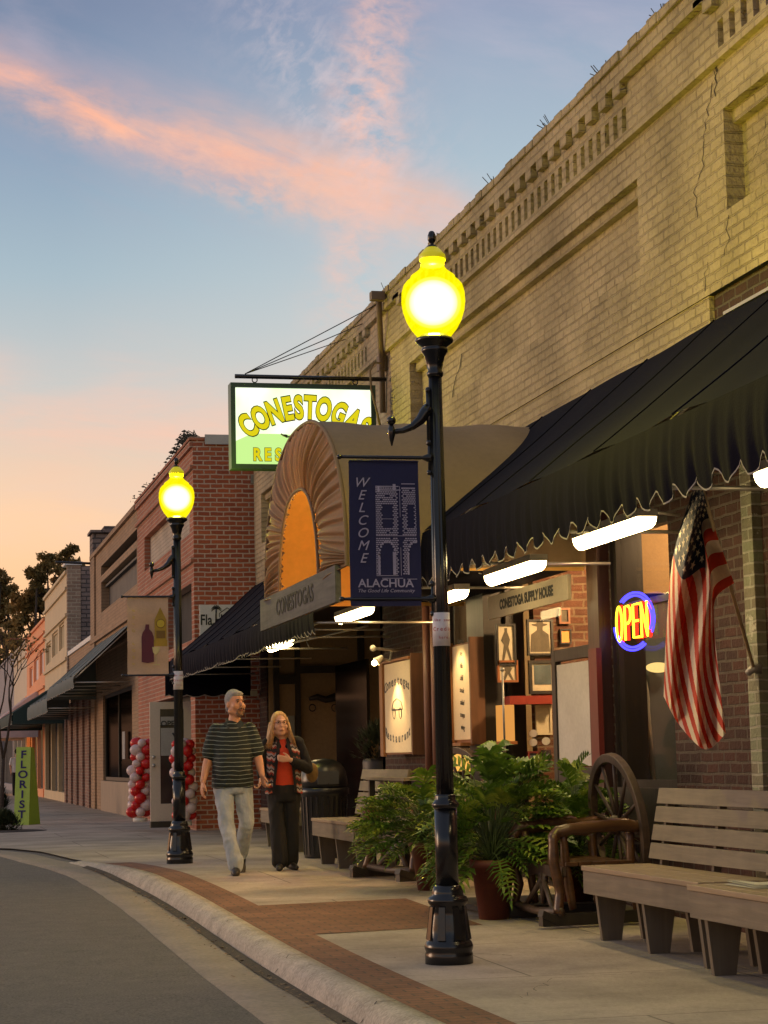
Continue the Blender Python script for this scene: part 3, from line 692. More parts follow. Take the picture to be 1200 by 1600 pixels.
light('canopy_light', (CXF+.45, cm, cZb+.6), 30, (1, .62, .22), .1, can); light('canopy_light', (CXF+.45, cm+.3, cZ-.75), 11, (1, .62, .22), .1, can)

# ------------------------------------------------------------------ buildings further down the street
FX = 4.55
Yf = lambda x, y=900: at(x, y, X=FX).y
Zf = lambda x, y: at(x, y, X=FX).z
def body(parent, y0, y1, zt, m, rects=(), mside=None, name='wall', depth=.25, x=FX):
    mb = MB(); holes(mb, x, depth, y0, y1, -.1, zt, list(rects), 0); mb.add([(x, y0, -.1), (12, y0, -.1), (12, y0, zt), (x, y0, zt)], [(0, 1, 2, 3)], 1); mb.box((x+depth+.01, y0+.01, -.1), (11.9, y1-.01, zt-.3), 2)
    mb.add([(x, y1, -.1), (12, y1, -.1), (12, y1, zt), (x, y1, zt)], [(3, 2, 1, 0)], 1); mb.add([(x, y0, zt), (x+.35, y0, zt), (x+.35, y1, zt), (x, y1, zt)], [(0, 1, 2, 3)], 1)
    return mb.build(name, [m, mside or m, M_dk], parent)
c1, c2, c3, c4, c5, c6, c7, c8 = [Yf(x) for x in (303, 215, 144, 105, 70, 42, 22, 12)]
z3 = Zf(303, 685)
# red brick building
rb = T('brick_building', 'red brick building whose bare side wall rises beside the tan restaurant', 'building', (FX, c1, 0))
pz1, pz0 = Zf(226, 840), Zf(226, 893)
body(rb, c1, c2, z3, M_redy, [(Yf(297), Yf(226), pz0, pz1), (Yf(299), Yf(262), Zf(299, 1000), Zf(299, 911)), (Yf(296), Yf(240), .2, 2.4)], M_redx, depth=.18)
mb = MB(); mb.box((FX+.12, Yf(297), pz0), (FX+.17, Yf(226), pz1)); mb.build('panel', brick('pale_infill_brick', (.5, .42, .33), (.45, .38, .3), (.36, .3, .24), 'Y'), rb)
mb = MB()
for zz_, t in ((z3-.02, .10), (z3-.42, .07), (pz0-.45, .08)): mb.box((FX-.05, c1, zz_-t), (FX-.002, c2, zz_))
mb.box((FX-.06, c1-.03, z3), (FX+.4, c2, z3+.05)); mb.box((FX+.4, c1-.03, z3), (8, c1+.3, z3+.05)); mb.build('cornice', M_redy, rb)
mb = MB(); mb.box((at(320, 690, Y=c1-.04).x, c1-.05, Zf(303, 692)), (6.1, c1-.032, z3+.09)); mb.build('flashing', M_trim, rb)
mb = MB(); q = at(397, 745, Y=c1-.06); mb.box((q.x-.06, q.y-.08, q.z-.12), (q.x+.04, q.y, q.z+.02)); mb.build('vent_box', M_trim, rb)
mb = MB()
for k in range(90):
    y = c1+abs(rnd.gauss(0, 1.2)); 
    if k % 6 == 0: y = rnd.uniform(c1, c2)
    hgt = rnd.uniform(.03, .17)*(1 if y < c1+1.5 else .5)
    mb.tube([(FX+rnd.uniform(-.02, .3), y, z3+.03), (FX-.05+rnd.uniform(-.1, .1), y+rnd.uniform(-.1, .1), z3+.03+hgt)], .007, n=4)
    for q in range(3): a = rnd.uniform(0, 6.3); c_ = Vector((FX-.05+rnd.uniform(-.1, .1), y, z3+hgt*rnd.uniform(.4, 1.1))); mb.add([c_, c_+Vector((math.cos(a)*.05, math.sin(a)*.04, .02)), c_+Vector((.01, .02, .05))], [(0, 1, 2)])
ob = mb.build('weeds', MATS['dry_weed']); tag(ob, 'ragged weeds growing from the top corner of the red brick building', 'weeds'); ob['kind'] = 'stuff'
# tan building with the dark band windows
tb = T('brick_building', 'tan brick building with two long black window bands and a stone pier', 'building', (FX, c2, 0))
wz = lambda x, y: Zf(x, y)
y0, y1 = Yf(214), Yf(158)
r1 = (y0, y1, Zf(214, 912), Zf(214, 856)); r2 = (y0-.1, y1, Zf(216, 842), Zf(216, 824))
body(tb, c2, c3, z3, M_tanw, [r1, r2, (Yf(205), Yf(160), .55, 2.9)], M_redx)
mb = MB(); mb.box((FX+.2, r1[0], r1[2]), (FX+.23, r1[1], r1[3])); mb.box((FX+.10, r1[0], r1[3]-.12), (FX+.19, r1[1], r1[3]-.07)); mb.build('window_band', mat('charcoal_screen', (.035, .035, .038), .6), tb)
mb = MB(); mb.box((FX+.2, r2[0], r2[2]), (FX+.23, r2[1], r2[3])); mb.build('window_band', M_dk, tb)
mb = MB(); zc_ = Zf(198, 962)
for zz_, t in ((z3, .1), (zc_, .14), (zc_-.5, .06)): mb.box((FX-.07, c2+.01, zz_-t), (FX-.002, c3, zz_))
mb.box((FX-.05, c3-1.1, -.1), (FX-.002, c3, z3)); mb.build('cornice', M_tanw, tb)
mb = MB(); px1 = at(189, 830, Y=c3).x; zt_ = Zf(144, 838)
mb.box((FX-.02, c3-.4, z3-.4), (px1, c3+.5, zt_+.05)); mb.box((at(160, 830, Y=c3).x, c3-.5, zt_+.05), (px1+.05, c3+.5, zt_+.22)); mb.box((FX-.08, c3-.5, zt_+.05), (at(160, 830, Y=c3).x-.01, c3+.5, zt_+.12))
mb.box((FX+.02, c3-.05, 3.5), (px1+.3, c3+.4, z3-.41)); mb.build('pier', M_stone, tb)
mb = MB(); mb.box((FX-.06, Yf(205), .1), (FX+.3, Yf(160), .85)); mb.build('stall_riser', mat('beige_panel', (.32, .24, .17), .7), tb)
framed(tb, 'window', Yf(205), Yf(160), .86, 2.9, FX+.05, .08, m=M_blkw, gl=M_dkgl, mullions=[Yf(180)])
mb = MB(); mb.box((FX+.02, Yf(192), 1.35), (FX+.03, Yf(188), 1.95)); mb.build('poster', mat('dim_poster', (.3, .3, .3), .7, var=.6, vs=8), tb)
# low brick building
lb = T('brick_building', 'low single-storey brick building with pale coping between two taller fronts', 'building', (FX, c3, 0))
zl = Zf(125, 1012)
body(lb, c3+.02, c4, zl, M_tanw, [], M_redx, x=FX+.03)
mb = MB(); mb.box((FX-.02, c3+.05, zl+.002), (FX+.35, c4, zl+.12)); mb.build('coping', M_white, lb)
mb = MB()
for k in range(5): y = c3+.3+k*(c4-c3-.6)/4; mb = MB(); mb.box((FX-.10, y-.25, 0), (FX+.028, y+.25, 3.0)); mb.build('brick_pilaster', MATS['purple_brown_brick'] if 'purple_brown_brick' in MATS else brick('purple_brown_brick', (.27, .15, .115), (.20, .115, .095), (.30, .22, .17), 'Y', .215, .078, .015, .8, .5), lb)
mb = MB(); mb.box((FX-.04, c3+.1, 0), (FX+.026, c4-.05, 2.99)); mb.build('brick_front', brick('purple_brown_brick', (.20, .10, .075), (.14, .075, .06), (.22, .15, .11), 'Y', .215, .078, .015, .8, .5), lb)
# ochre, orange and cream fronts
def front(label, ya, yb, zt, m, wins, group=None, x=FX, lines=(), mt=None, wm=None):
    t = T('shop_building', label, 'building', (x, ya, 0)); body(t, ya+.02, yb, zt, m, [(a, b, lo, hi) for a, b, lo, hi in wins]+[(ya+.5, yb-.5, .3, 2.8)], mt or m, x=x, depth=.2)
    for a, b, lo, hi in wins: framed(t, 'window', a, b, lo, hi, x+.05, .06, m=m, gl=wm or M_dkgl)
    mb = MB()
    for zz_ in lines: mb.box((x-.07, ya+.02, zz_-.09), (x-.002, yb, zz_))
    mb.build('cornice', m, t)
    mb = MB(); n = 3; L = yb-ya-1
    for k in range(n+1): y = ya+.5+L*k/n; mb.box((x-.03, y-.14, 0), (x+.1, y+.14, 2.8))
    mb.box((x-.05, ya+.3, 0), (x+.15, yb-.3, .42)); mb.build('shopfront', m, t); return t
z6 = Zf(103, 893); z6r = Zf(72, 958)
yb6 = front('pale ochre two-storey front beyond the low brick building', c4, c5, z6, M_yel, [(Yf(100), Yf(92), Zf(100, 1012), Zf(100, 970)), (Yf(90), Yf(81), Zf(90, 1022), Zf(90, 983)), (Yf(79), Yf(72), Zf(79, 1035), Zf(79, 1000))], lines=[z6, z6-.5, z6-1.3, Zf(100, 1030)], wm=mat('ochre_blind', (.42, .34, .2), .8))
mb = MB(); mb.box((FX-.02, c4-.3, 3), (at(125, 950, Y=c4).x, c4+.018, z6+.12)); mb.build('pier', brick('pale_pier_brick', (.34, .24, .17), (.26, .17, .12), (.42, .33, .24), 'X', .3, .11, .02, .8, .4), yb6)
mb = MB(); mb.box((at(125, 950, Y=c4).x+.01, c4-.25, 3), (9, c4+.015, z6+.1)); mb.build('side_wall', M_stone, yb6)
mb = MB(); mb.box((FX-.10, c4-.35, z6+.12), (at(127, 950, Y=c4).x, c4+.5, z6+.22)); mb.build('pier_cap', M_white, yb6)
front('bright orange stucco front with three pale upper windows', c5, c6, Zf(70, 965), M_org, [(Yf(68), Yf(62), Zf(68, 1052), Zf(68, 1012)), (Yf(60), Yf(53), Zf(60, 1062), Zf(60, 1024)), (Yf(51), Yf(46), Zf(51, 1072), Zf(51, 1040))], lines=[Zf(70, 965), Zf(70, 985), Zf(70, 998), Zf(68, 1072)], wm=mat('pale_blind', (.62, .55, .55), .5))
front('cream front beyond the orange one, half hidden by the street tree', c6, c7, Zf(42, 1000), M_crm, [], lines=[Zf(42, 1000), Zf(42, 1020)])
front('last pale grey front at the far end of the row', c7, 130, Zf(22, 1018), mat('grey_stucco', (.34, .30, .30), .9), [], lines=[Zf(22, 1018)])
# their awnings
AX = 3.6
za = at(189, 1034, X=AX).z
awning('awning', 'grey-green awning on the tan brick building, nearer half', Yf(205), Yf(150), FX-.01, Zf(190, 990)+.1, 3.35, at(189, 1013, X=3.35).z, at(189, 1038, X=3.35).z, M_awng, amp=.04, end0=False, period=.15, rip=.01, group='grey-green awnings')
awning('awning', 'grey-green awning on the low brick building, farther half', Yf(149), Yf(108), FX-.01, Zf(150, 1033), 3.35, at(126, 1063, X=3.35).z, at(126, 1092, X=3.35).z, M_awng, amp=.04, end0=False, period=.15, rip=.01, group='grey-green awnings')
awning('awning', 'dark green awning on the pale ochre front', Yf(104), Yf(66), FX-.01, Zf(100, 1064), 2.95, at(54, 1095, X=2.95).z, at(54, 1117, X=2.95).z, M_awnd, amp=.0, rip=0, end0=True, group='green awning')
awning('awning', 'whitish scalloped awning on the orange front', Yf(60), Yf(38), FX-.01, Zf(57, 1082)+.05, 3.2, at(40, 1100, X=3.2).z, at(40, 1140, X=3.2).z, mat('pinkish_white_canvas', (.62, .50, .47), .8), amp=.1, end0=True, group='white awning')
light('shop_light', (FX-.5, Yf(48), 2.3), 60, (1, .55, .2), .2); 
# rooftop pole brackets
for (xa, ya_, xb, yb_, lab, col) in ((86, 878, 180, 882, 'thin dark rod sticking out over the street from the low brick building', M_blk), (11, 998, 55, 999, 'rusty rod sticking out over the street from the orange front', mat('rust', (.3, .1, .05), .8))):
    p0 = at(xb, yb_, X=FX+.6); d = at(xa, ya_, Y=p0.y); mb = MB(); mb.tube([p0, d], .035, n=6); tag(mb.build('sign_bracket', col), lab, 'bracket')
# ------------------------------------------------------------------ street lamps
M_shell, gg, o = newmat('yellow_lamp_glass')
tr = gg.n('ShaderNodeBsdfTransparent'); tr.inputs[0].default_value = (.80, .80, .25, 1)
em = gg.n('ShaderNodeEmission'); em.inputs[0].default_value = (1, .86, .0, 1); em.inputs[1].default_value = .56
ad = gg.n('ShaderNodeAddShader'); gg.lk(tr.outputs[0], ad.inputs[0]); gg.lk(em.outputs[0], ad.inputs[1]); gg.lk(ad.outputs[0], o.inputs[0])
M_cap, gg, o = newmat('yellow_lamp_cap')
b = principled(gg, o, .35); b.inputs['Base Color'].default_value = (.55, .48, .02, 1); b.inputs['Emission Color'].default_value = (1, .85, 0, 1); b.inputs['Emission Strength'].default_value = .30
def volmat(name, col, s):
    m, gg, o = newmat(name); e = gg.n('ShaderNodeEmission'); e.inputs[0].default_value = (*col, 1); e.inputs[1].default_value = s
    gg.lk(e.outputs[0], o.inputs['Volume']); return m
M_core = volmat('bulb_glow', (1, .95, .55), 5.5); M_core2 = volmat('bulb_core', (1, .97, .82), 20)
M_stick = mat('white_sticker', (.70, .66, .68), .5, var=.06)
M_sticktxt = mat('red_sticker_print', (.45, .08, .10), .6)
def lamp_post():
    t = T('street_lamp', 'nearer black fluted street lamp with lit yellow globe, carrying the WELCOME banner', 'street lamp', (0, 0, 0), 'black iron street lamps with yellow globes')
    mb = MB(); mb.lathe([(.142, 0), (.142, .055), (.136, .07), (.142, .085), (.145, .10), (.135, .125), (.125, .135), (.122, .20), (.110, .28), (.102, .335), (.116, .350), (.120, .368), (.112, .385), (.092, .395), (.095, .41), (.088, .43), (.082, .445), (.072, .455)], n=40, smooth=True)
    mb.lathe([(.068, .45), (.067, .92)], n=36); mb.build('base', M_blk, t)
    mb = MB()
    for k in range(8):                                    # panelled, bell-shaped foot
        a = k*math.pi/4+.2; mb.beam((.128*math.cos(a), .128*math.sin(a), .14), (.105*math.cos(a), .105*math.sin(a), .33), .05, .012, upv=(math.cos(a), math.sin(a), .1), taper=.75)
    mb.build('base_panels', M_blk, t)
    mb = MB(); mb.lathe([(.068, .90), (.080, .915), (.082, .93), (.068, .945), (.062, .955), (.062, .975), (.060, .985)], n=32)
    mb.lathe([(.054, .98), (.041, 3.52)], n=60, flute=.10); mb.build('shaft', M_blk, t)
    mb = MB(); mb.lathe([(.041, 3.50), (.050, 3.515), (.050, 3.53), (.043, 3.54), (.050, 3.58), (.062, 3.63), (.080, 3.66), (.082, 3.672), (.074, 3.68), (.078, 3.69), (.112, 3.715), (.118, 3.728), (.112, 3.742), (.09, 3.75), (.085, 3.76)], n=36); mb.build('capital', M_blk, t)
    mb = MB(); gp = [(.098, 3.745), (.112, 3.765), (.140, 3.80), (.168, 3.85), (.188, 3.91), (.196, 3.97), (.193, 4.03), (.180, 4.075), (.160, 4.10), (.140, 4.115), (.136, 4.13), (.128, 4.138), (.108, 4.152), (.088, 4.168), (.076, 4.185), (.072, 4.20)]
    mb.lathe(gp, n=48); gl = mb.build('globe', M_shell, t)
    mb = MB(); mb.lathe([(.070, 4.196), (.071, 4.215), (.080, 4.225), (.083, 4.24), (.080, 4.262), (.070, 4.272), (.060, 4.285), (.045, 4.302), (.034, 4.31)], n=36); mb.build('globe_cap', M_cap, t)
    mb = MB(); mb.sphere((0, 0, 3.965), .172, n=28, m=20, sq=(1, 1, .92)); g2 = mb.build('glow', M_core, gl)
    mb = MB(); mb.sphere((0, 0, 3.965), .150, n=28, m=20, sq=(1, 1, .93)); mb.build('glow', M_core2, gl)
    mb = MB(); mb.lathe([(.036, 4.305), (.030, 4.32), (.012, 4.328), (.010, 4.335), (.020, 4.345), (.026, 4.36), (.025, 4.385), (.018, 4.405), (.012, 4.412), (.003, 4.415)], n=20); mb.build('finial', M_blk, t)
    light('lamp_light', (0, 0, 3.97), 0, (1, .84, .15), .10, t)
    # scroll arm towards the street
    mb = MB(); A = [(-.04, 0, 3.31), (-.07, 0, 3.28), (-.10, 0, 3.235), (-.15, 0, 3.195), (-.21, 0, 3.17), (-.28, 0, 3.16)]
    mb.tube(A, [.04, .036, .030, .022, .018, .016], n=12); mb.tube([(-.045, 0, 3.11), (-.045, 0, 3.41)], .016, n=8); mb.sphere((-.045, 0, 3.42), .02); mb.sphere((-.045, 0, 3.10), .02)
    mb.sphere((-.28, 0, 3.23), .028); mb.tube([(-.28, 0, 3.205), (-.28, 0, 3.18), (-.28, 0, 3.155), (-.28, 0, 3.115), (-.28, 0, 3.075)], [.012, .022, .026, .014, .004], n=12); mb.build('scroll_arm', M_blk, t)
    mb = MB(); mb.lathe([(.0527, 1.865), (.0517, 2.065)], n=40); st_ = mb.build('sticker', M_stick, t)
    mb = MB()
    for k, (s, z, h) in enumerate((('Use your', 2.02, .022), ('Credit', 1.965, .036), ('here', 1.915, .024))): 
        for q, ch in enumerate(s):
            a = -1.5708+(q-(len(s)-1)/2)*h*.62/.052; mb.text(ch, h, (.0537*math.cos(a), .0537*math.sin(a), z), (-math.sin(a), math.cos(a), 0), (0, 0, 1), ext=.0008)
    mb.build('sticker_print', M_sticktxt, st_)
    for z in (3.005, 2.15):
        mb = MB(); mb.tube([(-.03, 0, z), (-.06, 0, z), (-.09, 0, z), (-.60, 0, z)], [.035, .025, .012, .010], n=10); mb.sphere((-.605, 0, z), .016)
        for q in (-.09, .09): mb.sphere((-.048, 0, z+q), .018)
        mb.tube([(-.046, 0, z-.1), (-.046, 0, z+.1)], .011, n=8); mb.build('banner_rod', M_blk, t)
    return t
L1 = lamp_post()
L2 = copy_tree(L1); L2['label'] = 'farther street lamp, behind the walking couple, carrying the tan wine and clock banner'
p1 = atg(702, 1505); p2 = atg(281, 1349)
k1 = 1150/ppm(p1+Vector((0, 0, 2)))/4.415
place(L1, p1, R(0), k1); s2 = 634/ppm(p2+Vector((0, 0, 2)))/4.415; place(L2, p2, 0, s2)
for l_ in bpy.data.lights:
    if l_.name.startswith('lamp_light'): l_.energy = 210
print('lamps', p1, k1, p2, s2)
for ch in L2.children:
    if ch.name.startswith('banner_rod'): ch.location.z -= .125
# banners
M_navy = mat('navy_banner_cloth', (.020, .022, .075), .7, var=.12, trans=.1)
M_lil = mat('pale_banner_print', (.46, .42, .52), .7)
bn = T('banner', 'navy WELCOME ALACHUA banner with drawn brick arch, hung from the nearer street lamp', 'banner', p1+Vector((-.3, 0, 2.0)))
o_ = lambda u, v: p1+Vector((-.085*k1-.425*(1-u), -.012+.012*math.sin(v*5+u*3), 0))+Vector((0, 0, 2.015+.83*v))
def bfn(w0, w1, z0, z1, amp=.012, ph=0): return lambda u, v: (w0+(w1-w0)*u, amp*math.sin(v*5+u*3+ph), z0+(z1-z0)*v)
bw0, bw1 = at(546, 830, Y=p1.y).x, at(656, 830, Y=p1.y).x; bz0_, bz1_ = at(600, 947, Y=p1.y).z, at(600, 722, Y=p1.y).z
print('banner', bw0-p1.x, bw1-p1.x, bz0_-p1.z, bz1_-p1.z)
W_, H_ = bw1-bw0, bz1_-bz0_
def bp(u, v): return Vector((bw0+W_*u, p1.y+.010*math.sin(v*5+u*3), bz0_+H_*v))
mb = MB(); mb.grid(lambda u, v: bp(u, v), 16, 30)
mb.grid(lambda u, v: bp(u, .985+.03*v)+Vector((0, .012*math.sin(v*6.28), 0)), 4, 6)
def bt(txt, size, u, v, **k): mb.text(txt, size, bp(u, v)+Vector((0, -.012, 0)), (1, 0, -.0), (0, 0, 1), 1, ext=.001, **k)
for i, ch in enumerate('WELCOME'): bt(ch, .085, .155+.004*i, .85-.087*i, shear=.35, offset=.0)
bt('ALACHUA', .072, .50, .155, offset=.001, xs=1.05); bt('The Good Life Community', .030, .50, .105, shear=.3, xs=1.09)
def br(u0, v0, u1, v1): 
    a, b = bp(u0, v0), bp(u1, v1); mb.add([(a.x, a.y-.008, a.z), (b.x, a.y-.008, a.z), (b.x, a.y-.008, b.z), (a.x, a.y-.008, b.z)], [(0, 1, 2, 3)], 1)
def course(u0, u1, v, h=.0125, w=.058, gap=.010, skip=()):
    u = u0
    while u < u1-.01:
        e = min(u1, u+w*rnd.uniform(.7, 1.1))
        if not any(a < (u+e)/2 < b for a, b in skip): br(u, v, e, v+h)
        u = e+gap
def inhole(u, v):
    if .475 < u < .595 and .545 < v < .70: return True
    if .825 < u < .91 and .545 < v < .70: return True
    for c_, r_ in ((.525, .095), (.935, .10)):
        if abs(u-c_) < r_ and (v < .36 or ((u-c_)/r_)**2+((v-.36)/.075)**2 < 1): return True
    return .70 < u < .745 or .475 < v < .492 or u > .945
row = 0; v = .218
while v < .815:
    w = .034; u = .37+(w*.5 if row % 2 else 0)-w
    while u < .95:
        a, b = max(u, .37), min(u+w-.007, .945)
        if b-a > .010 and not inhole(a+.003, v+.005) and not inhole(b-.003, v+.005) and rnd.random() > .05: br(a, v, b, v+.0085)
        u += w
    v += .0135; row += 1
for c_, r_ in ((.525, .108), (.935, .113)):
    for k in range(11):
        a = math.pi*k/10; q = (c_-math.cos(a)*r_, .36+math.sin(a)*.085)
        if q[0] < .945: br(q[0]-.013, q[1]-.007, q[0]+.013, q[1]+.007)
for q in (.417, .633, .822): br(q-.012, .215, q+.012, .36)
for u0, v0, u1, v1 in ((.37, .80, .73, .806), (.37, .825, .70, .831), (.40, .786, .43, .83), (.62, .80, .66, .845), (.745, .815, .94, .822), (.745, .845, .94, .851), (.715, .21, .722, .83), (.37, .483, .94, .487), (.40, .215, .425, .375), (.605, .215, .63, .375), (.37, .208, .94, .212), (.45, .19, .80, .194), (.80, .183, .94, .187), (.455, .60, .60, .603)): br(u0, v0, u1, v1)
mb.build('cloth', [M_navy, M_lil], bn)
M_tanb = mat('tan_banner_cloth', (.58, .40, .27), .7, var=.22, vs=5, trans=.15)
q0, q1 = at(199, 990, Y=p2.y).x, at(263, 990, Y=p2.y).x; r0, r1_ = at(230, 1054, Y=p2.y).z, at(230, 932, Y=p2.y).z
bn = T('banner', 'tan banner with clock, wine bottle and glass, hung from the farther street lamp', 'banner', p2+Vector((-.3, 0, 2)))
def cp(u, v, d=0): return Vector((q0+(q1-q0)*u, p2.y+.012*math.sin(v*14)+d, r0+(r1_-r0)*v))
mb = MB(); mb.grid(lambda u, v: cp(u, v), 10, 60)
def disc(u, v, r, mi, sq=1, d=-.016, n=24):
    c_ = cp(u, v, d); mb.add([(c_.x+r*math.cos(k*2*math.pi/n), c_.y-.0004*mi, c_.z+r*sq*math.sin(k*2*math.pi/n)) for k in range(n)], [tuple(range(n))], mi)
def poly(pts, mi, d=-.016): mb.add([cp(u, v, 0)*1+Vector((0, d-.0004*mi-.012*math.sin(v*14), 0)) for u, v in pts], [tuple(range(len(pts)))], mi)
poly([(.34, .16), (.34, .48), (.37, .54), (.43, .58), (.44, .64), (.53, .64), (.53, .58), (.60, .54), (.64, .48), (.64, .16), (.49, .145)], 2)
poly([(.62, .36), (.62, .44), (.97, .44), (.97, .36)], 1); poly([(.66, .44), (.66, .70), (.80, .86), (.95, .70), (.95, .44)], 1, -.014); poly([(.70, .46), (.70, .56), (.92, .56), (.92, .46)], 3); disc(.81, .65, .052, 3, d=-.019); disc(.81, .65, .043, 4, d=-.021)
poly([(.60, .35), (.62, .28), (.67, .25), (.70, .25), (.75, .28), (.80, .35)], 5); poly([(.685, .26), (.685, .13), (.70, .13), (.70, .26)], 5); poly([(.62, .12), (.78, .12), (.78, .13), (.62, .13)], 5); disc(.81, .80, .02, 1)
for i, ch in enumerate('SHOP DINE'): mb.text(ch, .042, cp(.15, .13+i*.085, -.02), (0, 0, 1), (-1, 0, 0), 4, ext=.001, shear=.3)
mb.build('cloth', [M_tanb, mat('gold_print', (.42, .27, .03), .6), mat('wine_print', (.11, .015, .04), .6), mat('dark_gold_print', (.20, .11, .02), .6), mat('yellow_print', (.60, .45, .04), .6), mat('pale_wine_print', (.60, .52, .25), .6)], bn)

# ------------------------------------------------------------------ lit box sign on its bracket
M_grn = mat('dark_green_frame', (.012, .035, .033), .4)
px_y = at(596, 600, X=5.4).y
s0, s1 = at(359, 670, Y=px_y).x, at(585, 670, Y=px_y).x; u0_, u1_ = at(470, 735, Y=px_y).z, at(470, 602, Y=px_y).z
M_face, gg, o = newmat('lit_sign_face')
P_ = pos(gg, True); n_1 = gg.noise(P_, 2.2, 2); spx = gg.n('ShaderNodeSeparateXYZ'); gg.lk(P_, spx.inputs[0])
fc = gg.ramp(n_1, [(0.38, (1, 1, .84)), (.66, (.74, 1, .52))]); e = gg.n('ShaderNodeEmission'); gg.lk(fc, e.inputs[0]); e.inputs[1].default_value = 1.35; gg.lk(e.outputs[0], o.inputs[0])
M_hill = emat('lit_green_hill', (.62, .95, .30), 1.0); M_yl = emat('lit_yellow_letters', (.80, .68, .01), .95); M_outl = mat('dark_letter_outline', (.03, .04, .01), .7)
bs_ = T('box_sign', 'white lit box sign with arched yellow CONESTOGAS lettering hanging over the canopy', 'sign', ((s0+s1)/2, px_y, u0_))
mb = MB(); fw = .055; th = .20; yf = px_y-th/2
mb.box((s0, yf, u0_), (s0+fw, yf+th, u1_)); mb.box((s1-fw, yf, u0_), (s1, yf+th, u1_)); mb.box((s0+fw, yf+.001, u1_-fw), (s1-fw, yf+th-.001, u1_)); mb.box((s0+fw, yf+.001, u0_), (s1-fw, yf+th-.001, u0_+fw)); mb.build('frame', M_grn, bs_)
mb = MB(); mb.box((s0+fw, yf+.03, u0_+fw), (s1-fw, yf+th-.03, u1_-fw)); W_ = s1-s0-2*fw; H_ = u1_-u0_-2*fw
fx0, fz0 = s0+fw, u0_+fw
mb.prism([(0, 0), (W_, 0), (W_, .42*H_), (.85*W_, .40*H_), (.6*W_, .36*H_), (.35*W_, .40*H_), (.12*W_, .40*H_), (0, .30*H_)], lambda u, v: (fx0+u, yf+.026, fz0+v), lambda u, v: (fx0+u, yf+.029, fz0+v), 1)
cx_, cz_ = fx0+W_*.50, fz0+H_*.05
for (off, mi, dy) in ((.024, 3, .022), (.011, 2, .017)):
    for i, ch in enumerate('CONESTOGAS'):
        a = R(-37+74*(0, 1.08, 2.20, 3.18, 4.0, 4.82, 5.82, 6.98, 8.08, 9.0)[i]/9); p_ = Vector((fx0+W_*.515+math.sin(a)*W_*.70, yf+dy, fz0+H_*.74-W_*.70*(1-math.cos(a)))); tx = Vector((math.cos(a), 0, -math.sin(a))); ty = Vector((math.sin(a), 0, math.cos(a))); 
        mb.text(ch, .37, p_, tx, ty, mi, offset=off+.004, ext=.001, xs=.60)
        if False:                                  # slab serifs
            ty = ty.normalized(); tx = tx.normalized()
            for sv in (-1, 1):
                c_ = p_+ty*sv*.122; mb.beam(c_-tx*(.072+off*.5)+Vector((0, -.0005, 0)), c_+tx*(.072+off*.5)+Vector((0, -.0005, 0)), .002, .022+off*1.6, mi, upv=ty)
    for i, ch in enumerate('RESTAURANT'):
        mb.text(ch, .20, (fx0+W_*(.155+.077*i), yf+dy, fz0+H_*.12), (1, 0, 0), (0, 0, 1), mi, offset=off*.5+.002, ext=.001, xs=.80)
mb.tube([(fx0+W_*.33, yf+.02, fz0+H_*.40), (fx0+W_*.37, yf+.02, fz0+H_*.36), (fx0+W_*.42, yf+.02, fz0+H_*.37)], .01, 3, n=5); mb.sphere((fx0+W_*.36, yf+.02, fz0+H_*.38), .022, 3, sq=(1.5, .2, .6))
mb.build('lit_face', [M_face, M_hill, M_yl, M_outl], bs_)
mb = MB(); bz = at(470, 590, Y=px_y).z; bx0 = at(367, 589, Y=px_y).x
mb.tube([(bx0, px_y, bz), (5.46, px_y, bz)], .026, n=8); 
for xq in (s0+.30, s1-.22): mb.tube([(xq+math.cos(k*.524)*.03, px_y, bz-.04+math.sin(k*.524)*.03) for k in range(13)], .007, n=6, cap=False)
mb.build('bracket_bar', M_blk, bs_)
mb = MB(); zp = [(600, 468), (594, 560), (598, 640), (597, 660)]
wallx = WX-.12
for tgt in ((592, 474), (566, 506), (540, 530)):
    e_ = at(*tgt, X=WX-.12); mb.tube([(bx0+.12, px_y, bz+.03), e_], .006, n=5)
mb.build('stay_wires', M_blk, bs_)
mb = MB(); pts = [at(592, 466, X=WX-.17), at(593, 500, X=WX-.15), at(596, 560, X=WX-.08), at(597, 592, X=WX-.05), at(598, 645, X=WX-.04)]; mb.tube(pts, .035, n=8); c_ = at(592, 463, X=WX-.2); mb.box(c_-Vector((.10, .06, .05)), c_+Vector((.06, .06, .05)))
cb = [at(596, 568, X=WX-.12), at(584, 566, X=WX-.2), at(578, 580, X=WX-.25), at(580, 610, X=WX-.25), at(588, 640, X=WX-.2), at(594, 665, X=WX-.15)]; mb.tube(cb, .014, n=6)
c_ = at(597, 568, X=WX-.05); mb.box(c_-Vector((.05, .07, .09)), c_+Vector((.04, .07, .09)))
tag(mb.build('conduit_pipe', mat('painted_conduit', (.15, .10, .06), .6)), 'brown conduit pipe and cable running up the tan wall behind the lit box sign', 'pipe')

